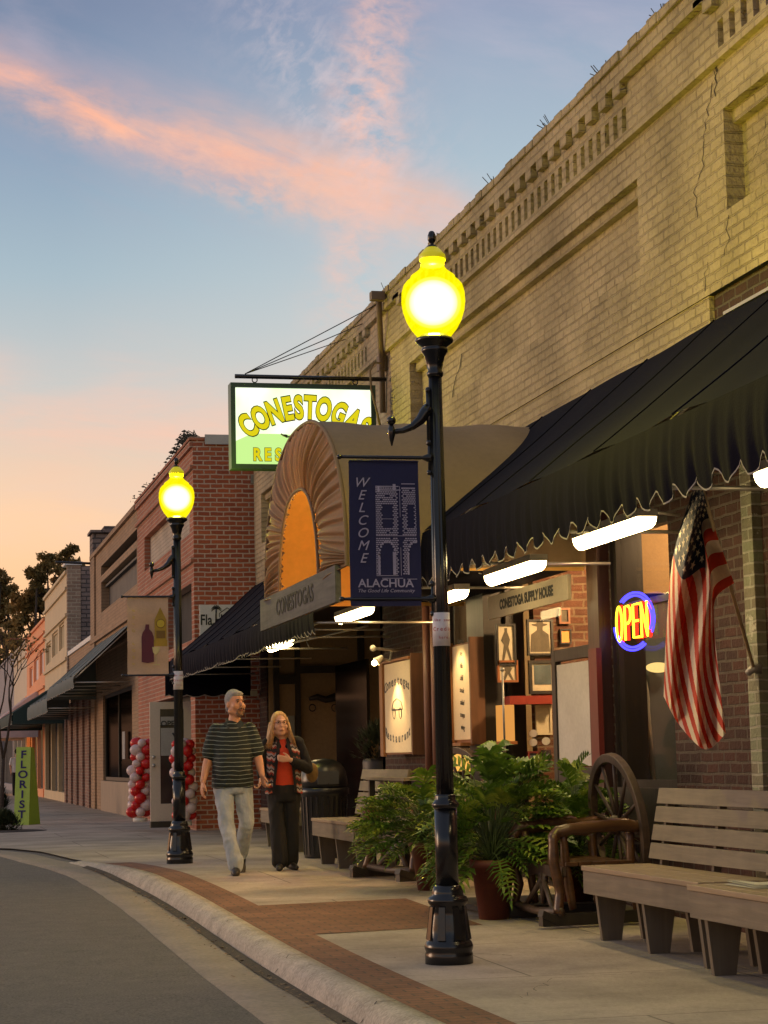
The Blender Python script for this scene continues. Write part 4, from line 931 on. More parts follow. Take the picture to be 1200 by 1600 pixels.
# ------------------------------------------------------------------ fluorescent tubes and pipes under the awnings
M_tube = emat('lit_tube', (1, .74, .34), 26.)
M_fix = mat('white_fixture', (.6, .55, .42), .5)
def fixture(a, b, X, label, on=True):
    p0, p1_ = at(*a, X=X), at(*b, X=X); t = T('tube_light', label, 'light', (p0+p1_)/2, 'fluorescent lights under the awning'); z = (p0.z+p1_.z)/2; p0.z = p1_.z = z
    mb = MB(); mb.box((X-.07, min(p0.y, p1_.y), z+.035), (X+.07, max(p0.y, p1_.y), z+.085)); mb.build('housing', M_fix, t)
    mb = MB(); mb.grid(lambda u, v: (X+.062*math.cos(math.pi*(1+u)), p0.y+(p1_.y-p0.y)*v, z+.034+.062*1.3*math.sin(math.pi*(1+u))), 10, 2)
    for yy in (p0.y, p1_.y): mb.add([(X+.062*math.cos(math.pi*(1+u/10)), yy, z+.034+.062*1.3*math.sin(math.pi*(1+u/10))) for u in range(11)], [tuple(range(11))])
    mb.build('diffuser', M_tube, t)
    return t
fixture((908, 850), (1012, 815), 4.6, 'longest glowing tube light, under the awning between the supply sign and the flag')
fixture((768, 908), (842, 882), 4.6, 'glowing tube light just above the supply house sign')
fixture((532, 970), (576, 953), 4.6, 'glowing tube light under the arched canopy board end')
fixture((700, 935), (722, 927), 4.6, 'glowing tube light partly hidden behind the nearer lamp post')
fixture((423, 1014), (452, 1004), 4.6, 'small glowing tube light under the fringed awning left of the entrance')
fixture((1194, 748), (1300, 715), 4.6, 'glowing tube light at the right edge beyond the flag')
for (a, b, lab) in (((738, 887), (892, 880), 'upper'), ((735, 893), (892, 887), 'lower')):
    yy = 16.9; pa, pb = at(*a, Y=yy), at(*b, Y=yy); mb = MB(); mb.tube([pa, pb], .014, n=8)
    for k in range(5): c_ = pa.lerp(pb, .1+.2*k); mb.tube([c_+Vector((-.008, 0, -.022)), c_+Vector((.008, 0, .022))], .018, n=6)
    tag(mb.build('awning_pipe', M_steel), f'{lab} pale pipe with cable ties above the supply house sign', 'pipe')
mb = MB(); p_ = at(876, 835, Y=16.8); mb.tube([p_, at(880, 883, Y=16.8)], .016, n=8); tag(mb.build('awning_strut', M_steel), 'short upright pale pipe at the right end of the cable-tied pipes', 'pipe')
mb = MB(); mb.tube([at(1012, 799, Y=13.6), at(1062, 805, Y=13.6)], .012, n=8); tag(mb.build('awning_pipe', M_steel), 'short pale pipe between the long tube light and the flag', 'pipe')
mb = MB(); mb.tube([at(454, 1005, X=4.6), at(575, 978, X=5.4)], .014, n=6); tag(mb.build('awning_pipe', M_steel), 'slanting pale pipe beside the small tube light left of the entrance', 'pipe')
mb = MB(); mb.tube([at(478, 983, Y=23), at(600, 984, Y=23)], .014, n=6); mb.tube([at(478, 983, Y=23), at(478, 1000, Y=23), at(483, 1012, Y=22.8)], .006, n=5); tag(mb.build('awning_pipe', M_steel), 'level pale pipe with hanging tie under the entrance canopy', 'pipe')
# ------------------------------------------------------------------ wall signs
M_crmb = mat('cream_board', (.58, .50, .36), .7, var=.12, vs=3); M_blu = mat('faded_dark_lettering', (.05, .05, .045), .7)
def flatsign(name, label, cat, corners, X, txts, m0, m1, th=.03):
    """board on plane X from far-left px to near-right px"""
    (xa, ta, ba), (xb, tb_, bb) = corners; A = at(xa, (ta+ba)/2, X=X); B = at(xb, (tb_+bb)/2, X=X); z1 = (at(xa, ta, X=X).z+at(xb, tb_, X=X).z)/2; z0 = (at(xa, ba, X=X).z+at(xb, bb, X=X).z)/2
    mb = MB(); mb.box((X, B.y, z0), (X+th, A.y, z1)); W, H = A.y-B.y, z1-z0
    for s, size, u, v, kw in txts: mb.text(s, size*H, (X-.003, A.y-W*u, z0+H*v), (0, -1, 0), (0, 0, 1), 1, ext=.001, **kw)
    ob = mb.build(name, [m0, m1]); tag(ob, label, cat); return (A.y, B.y, z0, z1)
flatsign('sign_board', 'long cream board lettered CONESTOGA SUPPLY HOUSE hanging above the shop window', 'sign', ((763, 935, 974), (887, 895, 930)), 5.30, [('CONESTOGA SUPPLY HOUSE', .58, .5, .50, dict(offset=.006, xs=1.0, spacing=1.02))], M_crmb, M_blu)
# first menu cabinet
M_cab = wood('orange_brown_cabinet', (.22, .09, .03), (.36, .16, .05), 2, .6)
M_cabd = wood('dark_brown_cabinet', (.10, .045, .02), (.18, .08, .035), 2, .7)
M_board = mat('cream_poster', (.70, .60, .40), .45, var=.08)
cX = 5.30
ya_, yb_ = at(601, 1110, X=cX).y, at(642, 1110, X=cX).y; z1_, z0_ = at(636, 1030, X=cX).z, at(643, 1178, X=cX).z
cb_ = T('menu_cabinet', 'deep wooden sign cabinet with cream restaurant poster, left of the nearer lamp post', 'sign', (cX, ya_, z0_))
mb = MB(); mb.box((cX+.02, yb_, z0_), (WX+.04, ya_+.16, z1_)); mb.box((cX-.02, ya_+.02, z0_-.02), (cX+.019, ya_+.17, z1_+.02)); mb.box((cX-.02, yb_, z1_+.002), (cX+.03, ya_+.02, z1_+.03)); mb.build('cabinet', M_cab, cb_)
mb = MB(); mb.box((cX+.0, yb_-.05, z0_-.01), (WX+.04, yb_-.005, z1_+.06)); mb.build('side_panel', M_cabd, cb_)
mb = MB(); mb.box((cX, yb_+.02, z0_+.02), (cX+.018, ya_-.02, z1_-.01)); ym, zm = (ya_+yb_)/2, (z0_+z1_)/2; Hc = z1_-z0_; Wc = ya_-yb_
for i, ch in enumerate('Conestogas'): a = -1.05+2.1*i/9; mb.text(ch, .15, (cX-.002, ym-math.sin(a)*Wc*.50, z0_+Hc*(.66+.13*math.cos(a))), (0, -1, -math.sin(a)*.35), (0, 0, 1), 1, ext=.001, xs=1.3, offset=.003)
for i, ch in enumerate('Restaurant'): a = -1.05+2.1*i/9; mb.text(ch, .14, (cX-.002, ym-math.sin(a)*Wc*.50, z0_+Hc*(.30-.13*math.cos(a))), (0, -1, math.sin(a)*.35), (0, 0, 1), 1, ext=.001, xs=1.2, offset=.003)
for k in range(13): a = k*.524                              # small wagon sketch
mb.tube([(cX-.003, ym+.25, z0_+Hc*.48), (cX-.003, ym+.18, z0_+Hc*.57), (cX-.003, ym, z0_+Hc*.60), (cX-.003, ym-.2, z0_+Hc*.56), (cX-.003, ym-.26, z0_+Hc*.48), (cX-.003, ym+.25, z0_+Hc*.48)], .006, 1, n=4)
for q in (-.15, .15): mb.tube([(cX-.003, ym+q+.06*math.cos(k*.524), z0_+Hc*.44+.06*math.sin(k*.524)) for k in range(13)], .005, 1, n=4, cap=False)
mb.build('poster', [M_board, mat('blue_grey_lettering', (.08, .085, .09), .7)], cb_)
sl_ = T('spot_lamp', 'small glowing spotlight on a wall arm above the restaurant poster', 'light', at(585, 1035, X=4.75))
q = at(585, 1036, X=4.75); mb = MB(); mb.tube([at(640, 1012, X=5.5), at(618, 1016, X=5.2), at(583, 1013, X=4.8)], .016, n=6); mb.tube([at(612, 1018, X=5.15), at(609, 1032, X=5.05), q+Vector((.06, 0, .05))], .012, n=6); mb.build('arm', M_steel, sl_)
mb = MB(); mb.tube([q+Vector((.09, 0, .07)), q+Vector((.02, 0, .01))], [.02, .05], n=12, cap=False); mb.build('shade', M_fix, sl_)
mb = MB(); mb.sphere(q, .030); mb.build('bulb', emat('hot_bulb', (1, .65, .25), 30), sl_)
mb = MB(); q2 = at(583, 1013, X=4.8); mb.sphere(q2, .035); mb.build('unlit_bulb', M_fix, sl_)
L_ = bpy.data.lights.new('spot_light', 'SPOT'); L_.energy = 34; L_.color = (1, .66, .30); L_.spot_size = R(95); L_.spot_blend = .7; L_.shadow_soft_size = .03
lo = bpy.data.objects.new('spot_light', L_); COL.objects.link(lo); lo.location = Vector((cX-.30, ym-.05, z1_-.18)); lo.rotation_euler = (Vector((.33, 0, -.45))).to_track_quat('-Z', 'Y').to_euler(); 
# second menu cabinet right of the lamp
cX2 = 5.24
ya2, yb2 = at(708, 1100, X=cX2).y, at(737, 1100, X=cX2).y; z1b, z0b = at(733, 1002, X=cX2).z, at(737, 1160, X=cX2).z
cb2 = T('menu_cabinet', 'wooden menu cabinet with bright handwritten sheet, just right of the nearer lamp post', 'sign', (cX2, ya2, z0b))
mb = MB(); mb.box((cX2+.02, yb2, z0b), (WX-.14, ya2+.02, z1b)); mb.box((cX2-.12, ya2+.02, z0b-.03), (cX2+.02, ya2+.10, z1b+.02)); mb.box((cX2-.12, yb2, z0b-.03), (cX2+.02, ya2+.02, z0b)); mb.build('cabinet', M_cab, cb2)
mb = MB(); mb.box((cX2-.02, yb2-.05, z0b-.02), (WX-.14, yb2-.002, z1b+.04)); mb.build('side_panel', M_cabd, cb2)
mb = MB(); mb.box((cX2, yb2+.01, z0b+.03), (cX2+.018, ya2-.01, z1b-.02))
for k in range(8): z = z0b+.15+.12*k; mb.text(('wing', 'soups', 'salad', 'steak', 'chili', 'ribs', 'pie', 'specials')[k], .075, (cX2-.002, (ya2+yb2)/2, z), (0, -1, -.1), (0, 0, 1), 1, shear=.3, ext=.001)
mb.build('menu_sheet', [M_board, M_blu], cb2)
L_ = bpy.data.lights.new('menu_light', 'SPOT'); L_.energy = 22; L_.color = (1, .66, .30); L_.spot_size = R(100); L_.spot_blend = .7; L_.shadow_soft_size = .03
lo = bpy.data.objects.new('menu_light', L_); COL.objects.link(lo); lo.location = Vector((cX2-.28, (ya2+yb2)/2, z1b+.02)); lo.rotation_euler = (Vector((.33, 0, -.6))).to_track_quat('-Z', 'Y').to_euler()
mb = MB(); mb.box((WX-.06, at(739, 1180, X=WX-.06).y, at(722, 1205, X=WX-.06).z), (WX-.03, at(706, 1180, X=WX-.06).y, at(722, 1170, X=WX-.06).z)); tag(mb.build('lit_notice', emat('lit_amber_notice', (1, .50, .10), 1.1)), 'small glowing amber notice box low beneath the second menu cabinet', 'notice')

# neon OPEN signs
M_nred = emat('red_neon', (1, .03, .01), 2.2); M_nyel = emat('yellow_neon', (1, .78, .03), 3.2); M_nblu = emat('blue_neon', (.06, .05, 1), 3.4)
def neon(c, W, H, rz, label):
    t = T('neon_sign', label, 'neon sign', (0, 0, 0), 'neon open signs')
    mb = MB(); n = 26
    for (k0, k1, r_) in ((R(-28), R(128), 1.), (R(-24), R(124), .88), (R(185), R(302), 1.), (R(192), R(300), .88)):
        mb.tube([(W/2*r_*math.cos(k0+(k1-k0)*k/n), 0, H/2*(.98 if r_ > .95 else r_+.0)*math.sin(k0+(k1-k0)*k/n)) for k in range(n+1)], .0042*W/.4, n=6)
    mb.build('blue_oval', M_nblu, t)
    def letters(rr, dy):
        m = MB(); w, h = W*.20, H*.60
        def g_(x, pts): m.tube([(x+u*w, dy, v*h-h/2) for u, v in pts], rr, n=6)
        x = -W*.42
        g_(x, [(.42+.36*math.cos(a*.393), .5+.5*math.sin(a*.393)) for a in range(17)])
        x += W*.215; g_(x, [(.1, 0), (.1, .97), (.55, .97), (.78, .88), (.82, .72), (.75, .57), (.5, .48), (.1, .46)])
        x += W*.205; g_(x, [(.8, .97), (.12, .97), (.12, .03), (.8, .03)]); g_(x, [(.12, .5), (.7, .5)])
        x += W*.205; g_(x, [(.1, 0), (.1, .97), (.78, .03), (.78, 1)]); return m
    letters(W*.019, .012).build('red_halo_tubes', M_nred, t); letters(W*.0115, -.010).build('yellow_letters', M_nyel, t)
    place(t, c, rz); return t
oc = at(990, 971, X=WX+.04); neon(oc, .92, .46, R(-90), 'large neon OPEN sign with blue oval in the window beside the flag')
oc2 = at(703, 1045, X=WX+.2); neon(oc2, .80, .58, R(-90), 'second neon OPEN sign, mostly hidden behind the nearer lamp post')
# ------------------------------------------------------------------ benches
M_bw = wood('taupe_painted_plank', (.105, .085, .060), (.215, .178, .128), 1, .6)
M_bt = wood('worn_seat_plank', (.22, .155, .095), (.36, .27, .18), 1, .5)
M_bl = wood('taupe_painted_leg', (.11, .088, .062), (.17, .138, .098), 2, .65)
def bench(L=2.12):
    t = T('wooden_bench', 'x', 'bench', (0, 0, 0), 'taupe plank benches along the shopfront')
    mb = MB(); 
    for k in range(5): mb.box((.0+k*.098, 0, .468+.001*(k % 2)), (.092+k*.098, L, .500+.001*(k % 2)))
    mb.build('seat', M_bt, t, bevel=.004)
    mb = MB(); mb.box((.012, .0, .315), (.045, L, .466)); mb.box((.40, .02, .34), (.43, L-.02, .466)); mb.box((.046, 0, .315), (.40, .03, .466)); mb.box((.046, L-.03, .315), (.40, L, .466)); mb.build('apron', M_bw, t, bevel=.004)
    for y in (.12, L/2, L-.16):
        mb = MB(); mb.prism([(.05, .34), (.27, .34), (.215, 0), (.085, 0)], lambda u, v: (u, y, v), lambda u, v: (u, y+.045, v)); mb.prism([(.33, .34), (.44, .34), (.46, 0), (.37, 0)], lambda u, v: (u, y, v), lambda u, v: (u, y+.045, v)); mb.build('leg', M_bl, t)
    mb = MB()
    for k in range(4):
        z0 = .535+k*.122; z1 = z0+.104; x0 = .475+(z0-.5)*.20; x1 = .475+(z1-.5)*.20
        mb.add([(x0, 0, z0), (x0, L, z0), (x1, L, z1), (x1, 0, z1), (x0+.028, 0, z0), (x0+.028, L, z0), (x1+.028, L, z1), (x1+.028, 0, z1)], [(3, 2, 1, 0), (4, 5, 6, 7), (0, 1, 5, 4), (1, 2, 6, 5), (2, 3, 7, 6), (3, 0, 4, 7)])
    mb.build('backrest', M_bw, t, bevel=.003)
    for y in (.1, L/2, L-.14): mb = MB(); mb.beam((.515, y, .30), (.615, y, 1.0), .05, .04, upv=(0, 1, 0)); mb.build('backrest_post', M_bl, t)
    return t
B1 = bench(); B1['label'] = 'taupe plank bench beside the wagon-wheel chair, under the flag'
q1 = atg(929, 1468); place(B1, (q1.x-.06, 11.22, gz(12)), 0)
B2 = copy_tree(B1); B2['label'] = 'taupe plank bench at the right edge with a newspaper on its seat'; place(B2, (q1.x-.16, 9.02, 0), 0)
B3 = copy_tree(B1); B3['label'] = 'taupe plank bench between the trash bin and the farther wheel chair'; place(B3, (4.20, 19.75, gz(20)), 0)
B4 = copy_tree(B1); B4['label'] = 'taupe plank bench mostly hidden behind the walking couple'; place(B4, (4.45, 24.6, gz(25)), 0)
p = at(1165, 1370, Z=.515); mb = MB()
for k in range(3): mb.grid(lambda u, v: (q1.x+.0+.30*u+.02*k, 10.55+.42*v+.03*k, .505+.006*k+.012*math.sin(u*4+k)*v), 6, 6)
tag(mb.build('newspaper', mat('newsprint', (.55, .52, .46), .8, var=.3, vs=25)), 'folded newspaper lying on the seat of the bench at the right edge', 'newspaper')

# ------------------------------------------------------------------ wagon-wheel chairs
M_log = wood('varnished_log', (.035, .016, .009), (.13, .060, .026), 0, .3)
M_old_w = wood('weathered_rim', (.022, .014, .011), (.10, .062, .045), 2, .5)
def wchair():
    t = T('wheel_chair', 'x', 'chair', (0, 0, 0), 'rustic chairs made from wagon wheels and logs')
    rt = Matrix.Rotation(R(-8), 3, 'Y')
    wc = Vector((.38, 0, .70)); wp = lambda a, r, x=0: wc+rt @ Vector((x, r*math.cos(a), r*math.sin(a)))
    mb = MB(); n = 40; vs = []
    for k in range(n):
        a = 2*math.pi*k/n
        for r, x in ((.47, -.035), (.535, -.035), (.535, .035), (.47, .035)): vs.append(wp(a, r, x))
    mb.add(vs, [(k*4+i, k*4+(i+1) % 4, ((k+1) % n)*4+(i+1) % 4, ((k+1) % n)*4+i) for k in range(n) for i in range(4)])
    wh = mb.build('wheel', M_old_w, t, bevel=.006)
    for k in range(12): a = 2*math.pi*(k+.3)/12; mb = MB(); mb.tube([wp(a, .06), wp(a, .28), wp(a, .47)], [.022, .017, .013], n=8); mb.build('spoke', M_old_w, wh)
    mb = MB(); mb.tube([wp(0, 0, -.09), wp(0, 0, -.04), wp(0, 0, .04), wp(0, 0, .09)], [.055, .075, .075, .055], n=16); mb.build('hub', M_old_w, wh)
    mb = MB()
    for k in range(5): mb.box((-.36+k*.13, -.46, .425), (-.24+k*.13, .46, .455+.002*(k % 2)))
    mb.build('seat', M_log, t, bevel=.006)
    mb = MB(); mb.prism([(-.47, .425), (.47, .425), (.47, .36), (.30, .33), (.1, .35), (0, .30), (-.1, .35), (-.30, .33), (-.47, .36)], lambda u, v: (-.39, u, v), lambda u, v: (-.362, u, v)); mb.tube([(-.375, -.05, .36), (-.375, 0, .16), (-.375, .05, .36)], .03, n=6); mb.build('front_apron', M_old_w, t)
    for s in (-1, 1):
        y = s*.43
        def kn(pts, r0, sd):
            q = []; rs = []
            for i in range(len(pts)-1):
                for k in range(4): u = k/4; v_ = Vector(pts[i]).lerp(Vector(pts[i+1]), u); q.append(v_+Vector((0, mnoise.noise(v_*6+Vector((sd, 0, 0)))*.02, mnoise.noise(v_*7)*.018))); rs.append(r0*(1+.28*mnoise.noise(v_*9+Vector((sd*3, 1, 0)))))
            q.append(Vector(pts[-1])); rs.append(r0*.9); return q, rs
        mb = MB(); q, rs = kn([(.42, y*.96, .70), (.10, y, .71), (-.25, y*1.02, .69), (-.42, y*1.02, .68), (-.47, y*1.02, .62)], .048, s); mb.tube(q, rs, n=10); mb.build('armrest', M_log, t)
        mb = MB(); q, rs = kn([(-.47, y*1.02, .66), (-.47, y*1.03, .45), (-.42, y*1.06, .25), (-.46, y*1.14, .09)], .045, s+5); mb.tube(q, rs, n=10); mb.build('leg', M_log, t)
        mb = MB(); q, rs = kn([(-.36, y*.98, .66), (-.34, y*.98, .45), (-.28, y*.96, .12)], .04, s+9); mb.tube(q, rs, n=8); mb.build('leg', M_log, t)
        mb = MB(); q, rs = kn([(.30, y*.9, .66), (.30, y*.9, .40), (.34, y*.92, .10)], .04, s+7); mb.tube(q, rs, n=8); mb.build('leg', M_log, t)
        mb = MB(); mb.beam((-.62, y*1.12, .055), (.50, y*.98, .055), .075, .085); mb.beam((-.62, y*1.12, .105), (-.45, y*1.10, .04), .09, .05); mb.build('skid', M_blkw, t)
    mb = MB(); mb.tube([(-.44, -.52, .11), (-.44, 0, .09), (-.44, .52, .11)], [.035, .028, .035], n=8); mb.tube([(-.38, 0, .33), (-.42, -.30, .11)], .024, n=8); mb.tube([(-.38, 0, .33), (-.42, .30, .11)], .024, n=8); mb.build('stretcher', M_old_w, t)
    return t
C1 = wchair(); C1['label'] = 'rustic wagon-wheel chair with log arms between the plants and the bench under the flag'; place(C1, (4.74, 14.55, gz(14.55)), R(3), .99); C1.scale = (.80, .95, .99); C1.location.x += .07
C2 = copy_tree(C1); C2['label'] = 'rustic wagon-wheel chair half hidden behind the left potted plant'; place(C2, (4.82, 19.05, gz(19)), R(14), 1.0)
# high table behind
tb_ = T('side_table', 'small dark high table standing behind the farther bench', 'table', (4.92, 20.1, gz(20)))
mb = MB(); z = at(600, 1213, X=4.9).z; mb.box((4.62, 19.3, z-.03), (5.1, 21.0, z)); mb.build('table_top', M_bw, tb_)
for (x_, y_) in ((4.66, 19.4), (5.04, 19.4), (4.66, 20.9), (5.04, 20.9)): mb = MB(); mb.box((x_-.03, y_-.03, .14), (x_+.03, y_+.03, z-.031)); mb.build('leg', M_blkw, tb_)

# ------------------------------------------------------------------ potted plants
M_pot = mat('terracotta_pot', (.10, .022, .014), .55, var=.3, vs=6, bump=.2)
M_leaf, gg, o = newmat('lobed_leaf'); b = principled(gg, o, .33, 0, .5)
n_ = gg.noise(pos(gg), 5, 3); cc = gg.ramp(n_, [(.32, (.025, .06, .010)), (.52, (.10, .19, .022)), (.68, (.34, .40, .055))]); gg.lk(cc, b.inputs['Base Color'])
tl = gg.n('ShaderNodeBsdfTranslucent'); gg.lk(cc, tl.inputs[0]); mx = gg.n('ShaderNodeMixShader'); mx.inputs[0].default_value = .28; gg.lk(b.outputs[0], mx.inputs[1]); gg.lk(tl.outputs[0], mx.inputs[2]); gg.lk(mx.outputs[0], o.inputs[0])
M_soil = mat('potting_soil', (.02, .014, .01), .95)
def lobed(mb, base, d, upv, L, W, r_):
    """philodendron-like blade: drooping midrib with finger lobes"""
    d = d.normalized(); side = d.cross(upv).normalized(); nrm = side.cross(d).normalized()
    def mid(s): return base+d*L*s-Vector((0, 0, 1))*L*.35*s*s
    n = 7; prev = None
    for i in range(n+1):
        s = i/n; w = .010*(1-s*.7)
        pr = (mid(s)-side*w, mid(s)+side*w)
        if prev: mb.add([prev[0], prev[1], pr[1], pr[0]], [(0, 1, 2, 3)])
        prev = pr
    for i in range(n):
        s = (i+.35)/n; ln = W*math.sin(math.pi*(.22+.70*s))*r_.uniform(.85, 1.1)
        for sg in (-1, 1):
            c0 = mid(s); fd = (side*sg*1.0+d*(.35+.8*s)+nrm*.25).normalized(); wd = .022*(L/.34)
            tip = c0+fd*ln-Vector((0, 0, ln*.25)); m_ = c0+fd*ln*.55+nrm*.006; wv = d*wd
            mb.add([c0-wv*.55, m_-wv, tip, m_+wv, c0+wv*.55], [(0, 1, 3, 4), (1, 2, 3)])
    tip = mid(1)+d*W*.45-Vector((0, 0, W*.3)); mb.add([mid(1)-side*.014, tip, mid(1)+side*.014], [(0, 1, 2)])
def potted(base, label, hp, rp, nl, spread, height, seed, lean=(0, 0), L=.31, W=.165):
    r_ = random.Random(seed); t = T('potted_plant', label, 'potted plant', base, 'lobed-leaf plants in terracotta pots')
    mb = MB(); B = Vector(base); mb.lathe([(rp*.66, 0), (rp*.93, hp*.86), (rp*1.02, hp*.86), (rp*1.04, hp), (rp*.95, hp), (rp*.93, hp*.92)], B, n=36); pt = mb.build('pot', M_pot, t)
    mb = MB(); mb.lathe([(rp*.9, hp*.93), (rp*.5, hp*.95), (.01, hp*.95)], B, n=20); mb.build('soil', M_soil, pt)
    mb = MB(); ms = MB()
    for k in range(nl):
        a = r_.uniform(0, 2*math.pi); q = r_.random(); el = math.acos(1-q*1.15) if q < .9 else R(r_.uniform(80, 100)); rr = r_.uniform(.55, 1.0)
        tip = Vector((math.sin(el)*math.cos(a)*spread*rr+lean[0], math.sin(el)*math.sin(a)*spread*rr+lean[1], hp+math.cos(el)*height*rr*.92))
        s0 = B+Vector((r_.uniform(-.04, .04), r_.uniform(-.04, .04), hp*.93)); P3 = B+tip
        m_ = s0.lerp(P3, .5)+Vector((0, 0, .16*height)); pts = [s0.lerp(m_, u).lerp(m_.lerp(P3, u), u) for u in (0, .25, .5, .75, 1)]
        ms.tube(pts, [.007, .006, .005, .004, .004], n=4); d = (pts[-1]-pts[-2]).normalized()+Vector((math.cos(a), math.sin(a), 0))*.6+Vector((r_.uniform(-.3, .3), r_.uniform(-.3, .3), r_.uniform(-.2, .35)))
        sc_ = r_.uniform(.65, 1.1); lobed(mb, P3, d, Vector((r_.uniform(-.3, .3), r_.uniform(-.3, .3), 1)), L*sc_, W*sc_, r_)
    mb.build('foliage', M_leaf, t); ms.build('stems', mat('plant_stem', (.05, .08, .02), .6), t)
P1 = atg(775, 1438); P2 = atg(668, 1392)
potted((P1.x+.02, P1.y+.12, P1.z), 'big leafy plant in a terracotta pot right of the nearer lamp post', .44, .17, 180, .38, .84, 3, (.07, .10))
potted((P2.x+.06, P2.y+.1, P2.z), 'spreading leafy plant in a terracotta pot left of the nearer lamp post', .42, .18, 140, .40, .56, 11, (-.08, .0), .30)
potted((5.05, 15.4, .05), 'dense leafy plant standing in the dark right behind the big potted plant', .40, .17, 90, .28, .70, 21, (0, 0))
mb = MB(); a_ = atg(658, 1412); mb.box((a_.x+.15, a_.y-1.3, gz(a_.y)+.012), (a_.x+1.15, a_.y-.2, gz(a_.y)+.05)); tag(mb.build('floor_mat', mat('black_mat', (.02, .017, .015), .9)), 'low black mat on the paving behind the nearer lamp base', 'mat')
# shrub on the bin side
def spiky(base, label, h, r0, n, seed, m, cat='shrub', name='shrub'):
    r_ = random.Random(seed); t = T(name, label, cat, base); mb = MB(); B = Vector(base)
    for k in range(n):
        a = r_.uniform(0, 6.28); e = abs(r_.gauss(0, .8)); d = Vector((math.sin(e)*math.cos(a), math.sin(e)*math.sin(a), max(.02, math.cos(e)))); l = r_.uniform(.5, 1)
        p0 = B+Vector((d.x*r0*l*.8, d.y*r0*l*.8, d.z*h*l*.85)); 
        for q in range(4):
            dd = (d+Vector((r_.uniform(-.7, .7), r_.uniform(-.7, .7), r_.uniform(-.2, .8)))).normalized(); s_ = dd.cross(Vector((0, 0, 1))).normalized()*.012*(h/.5); mb.add([p0-s_, p0+s_, p0+dd*r_.uniform(.08, .2)*(h/.6)], [(0, 1, 2)])
    mb.build('foliage', m, t); mb = MB(); mb.tube([B, B+Vector((0, 0, h*.6))], [.05, .015], n=6); mb.build('stem', M_blkw, t); return t
M_dleaf = mat('dark_shrub_leaf', (.045, .060, .026), .6, var=.5, vs=8, trans=.1)
spiky(tuple(atg(6, 1297)), 'low dark spiky shrub in the planting bed at the left edge', .36, .40, 1500, 5, M_dleaf)
spiky(tuple(atg(-12, 1275)), 'taller dark shrub behind the spiky one at the left edge', .75, .45, 1500, 6, M_dleaf)
mb = MB(); c_ = atg(0, 1299); mb.lathe([(.1, .005), (.75, .006), (.8, .0)], c_, n=24); ob = mb.build('planting_bed', M_soil); ob['kind'] = 'structure'
spiky((5.75, 25.2, 1.25), 'dark leafy plant standing behind the trash bin', .48, .45, 420, 8, M_dleaf, 'plant', 'leafy_plant')
mb = MB(); mb.lathe([(.20, .14), (.24, 1.2), (.22, 1.25)], (5.75, 25.2, 0), n=20); ob = mb.build('pedestal', M_blkw); tag(ob, 'dark round stand carrying the leafy plant behind the trash bin', 'stand')

# ------------------------------------------------------------------ trash bin
pb = atg(508, 1340); tr_ = T('trash_bin', 'black domed trash bin behind the woman', 'trash bin', pb)
M_bin = mat('black_bin', (.012, .013, .016), .32, var=.15)
mb = MB(); mb.lathe([(.23, .0), (.235, .02), (.265, .70), (.285, .715), (.285, .78), (.27, .79)], pb, n=36); 
for k in range(24): a = k*math.pi/12; mb.beam(pb+Vector((.235*math.cos(a), .235*math.sin(a), .04)), pb+Vector((.265*math.cos(a), .265*math.sin(a), .69)), .02, .012, upv=(math.cos(a), math.sin(a), 0))
mb.build('bin_body', M_bin, tr_)
mb = MB(); mb.lathe([(.275, .792), (.27, .88), (.25, .98), (.20, 1.06), (.12, 1.105), (.01, 1.12)], pb, n=36); lid = mb.build('domed_lid', M_bin, tr_)
mb = MB(); mb.box(pb+Vector((-.12, -.272, .83)), pb+Vector((.12, -.235, .98))); mb.build('flap', mat('bin_flap', (.05, .055, .06), .4), lid)

# ------------------------------------------------------------------ flag
FXc = 4.70; tip = at(1092, 744, X=4.62); brk = at(1178, 1045, X=WX-.04)
fl = T('flag', 'United States flag hanging in folds from a slanted pole beside the neon sign', 'flag', brk)
mb = MB(); mb.tube([brk, tip], .012, n=8); mb.build('pole', mat('pale_wood_pole', (.55, .42, .24), .4), fl)
mb = MB(); mb.sphere(tip, .016); mb.build('finial', M_trim, fl); mb = MB(); mb.tube([brk+Vector((-.05, -.01, -.03)), brk+Vector((-.01, 0, .0)), brk+Vector((.04, .0, .0))], [.022, .03, .045], n=10); mb.build('pole_bracket', M_trim, fl)
ctrl = {0: [(1092, 745), (1075, 788), (1052, 868), (1041, 985), (1037, 1088)], .27: [(1101, 775), (1086, 806), (1067, 905), (1056, 1020), (1058, 1128)],
        .54: [(1111, 808), (1096, 821), (1102, 888), (1084, 1040), (1092, 1166)], .75: [(1128, 858), (1105, 870), (1112, 945), (1102, 1060), (1112, 1168)], 1: [(1147, 911), (1118, 936), (1117, 990), (1126, 1080), (1134, 1146)]}
ts = [0, .16, .40, .70, 1]; ss = sorted(ctrl)
def cr(ks, vals, x):
    i = max(0, min(len(ks)-2, sum(1 for k in ks[1:-1] if x >= k))); t = (x-ks[i])/(ks[i+1]-ks[i])
    p0, p1_, p2_, p3 = (Vector(vals[max(0, min(len(vals)-1, j))]) for j in (i-1, i, i+1, i+2))
    return .5*((2*p1_)+(p2_-p0)*t+(2*p0-5*p1_+4*p2_-p3)*t*t+(3*p1_-p0-3*p2_+p3)*t**3)
def fpx(s, t): return cr(ss, [cr(ts, ctrl[k], t) for k in ss], s)
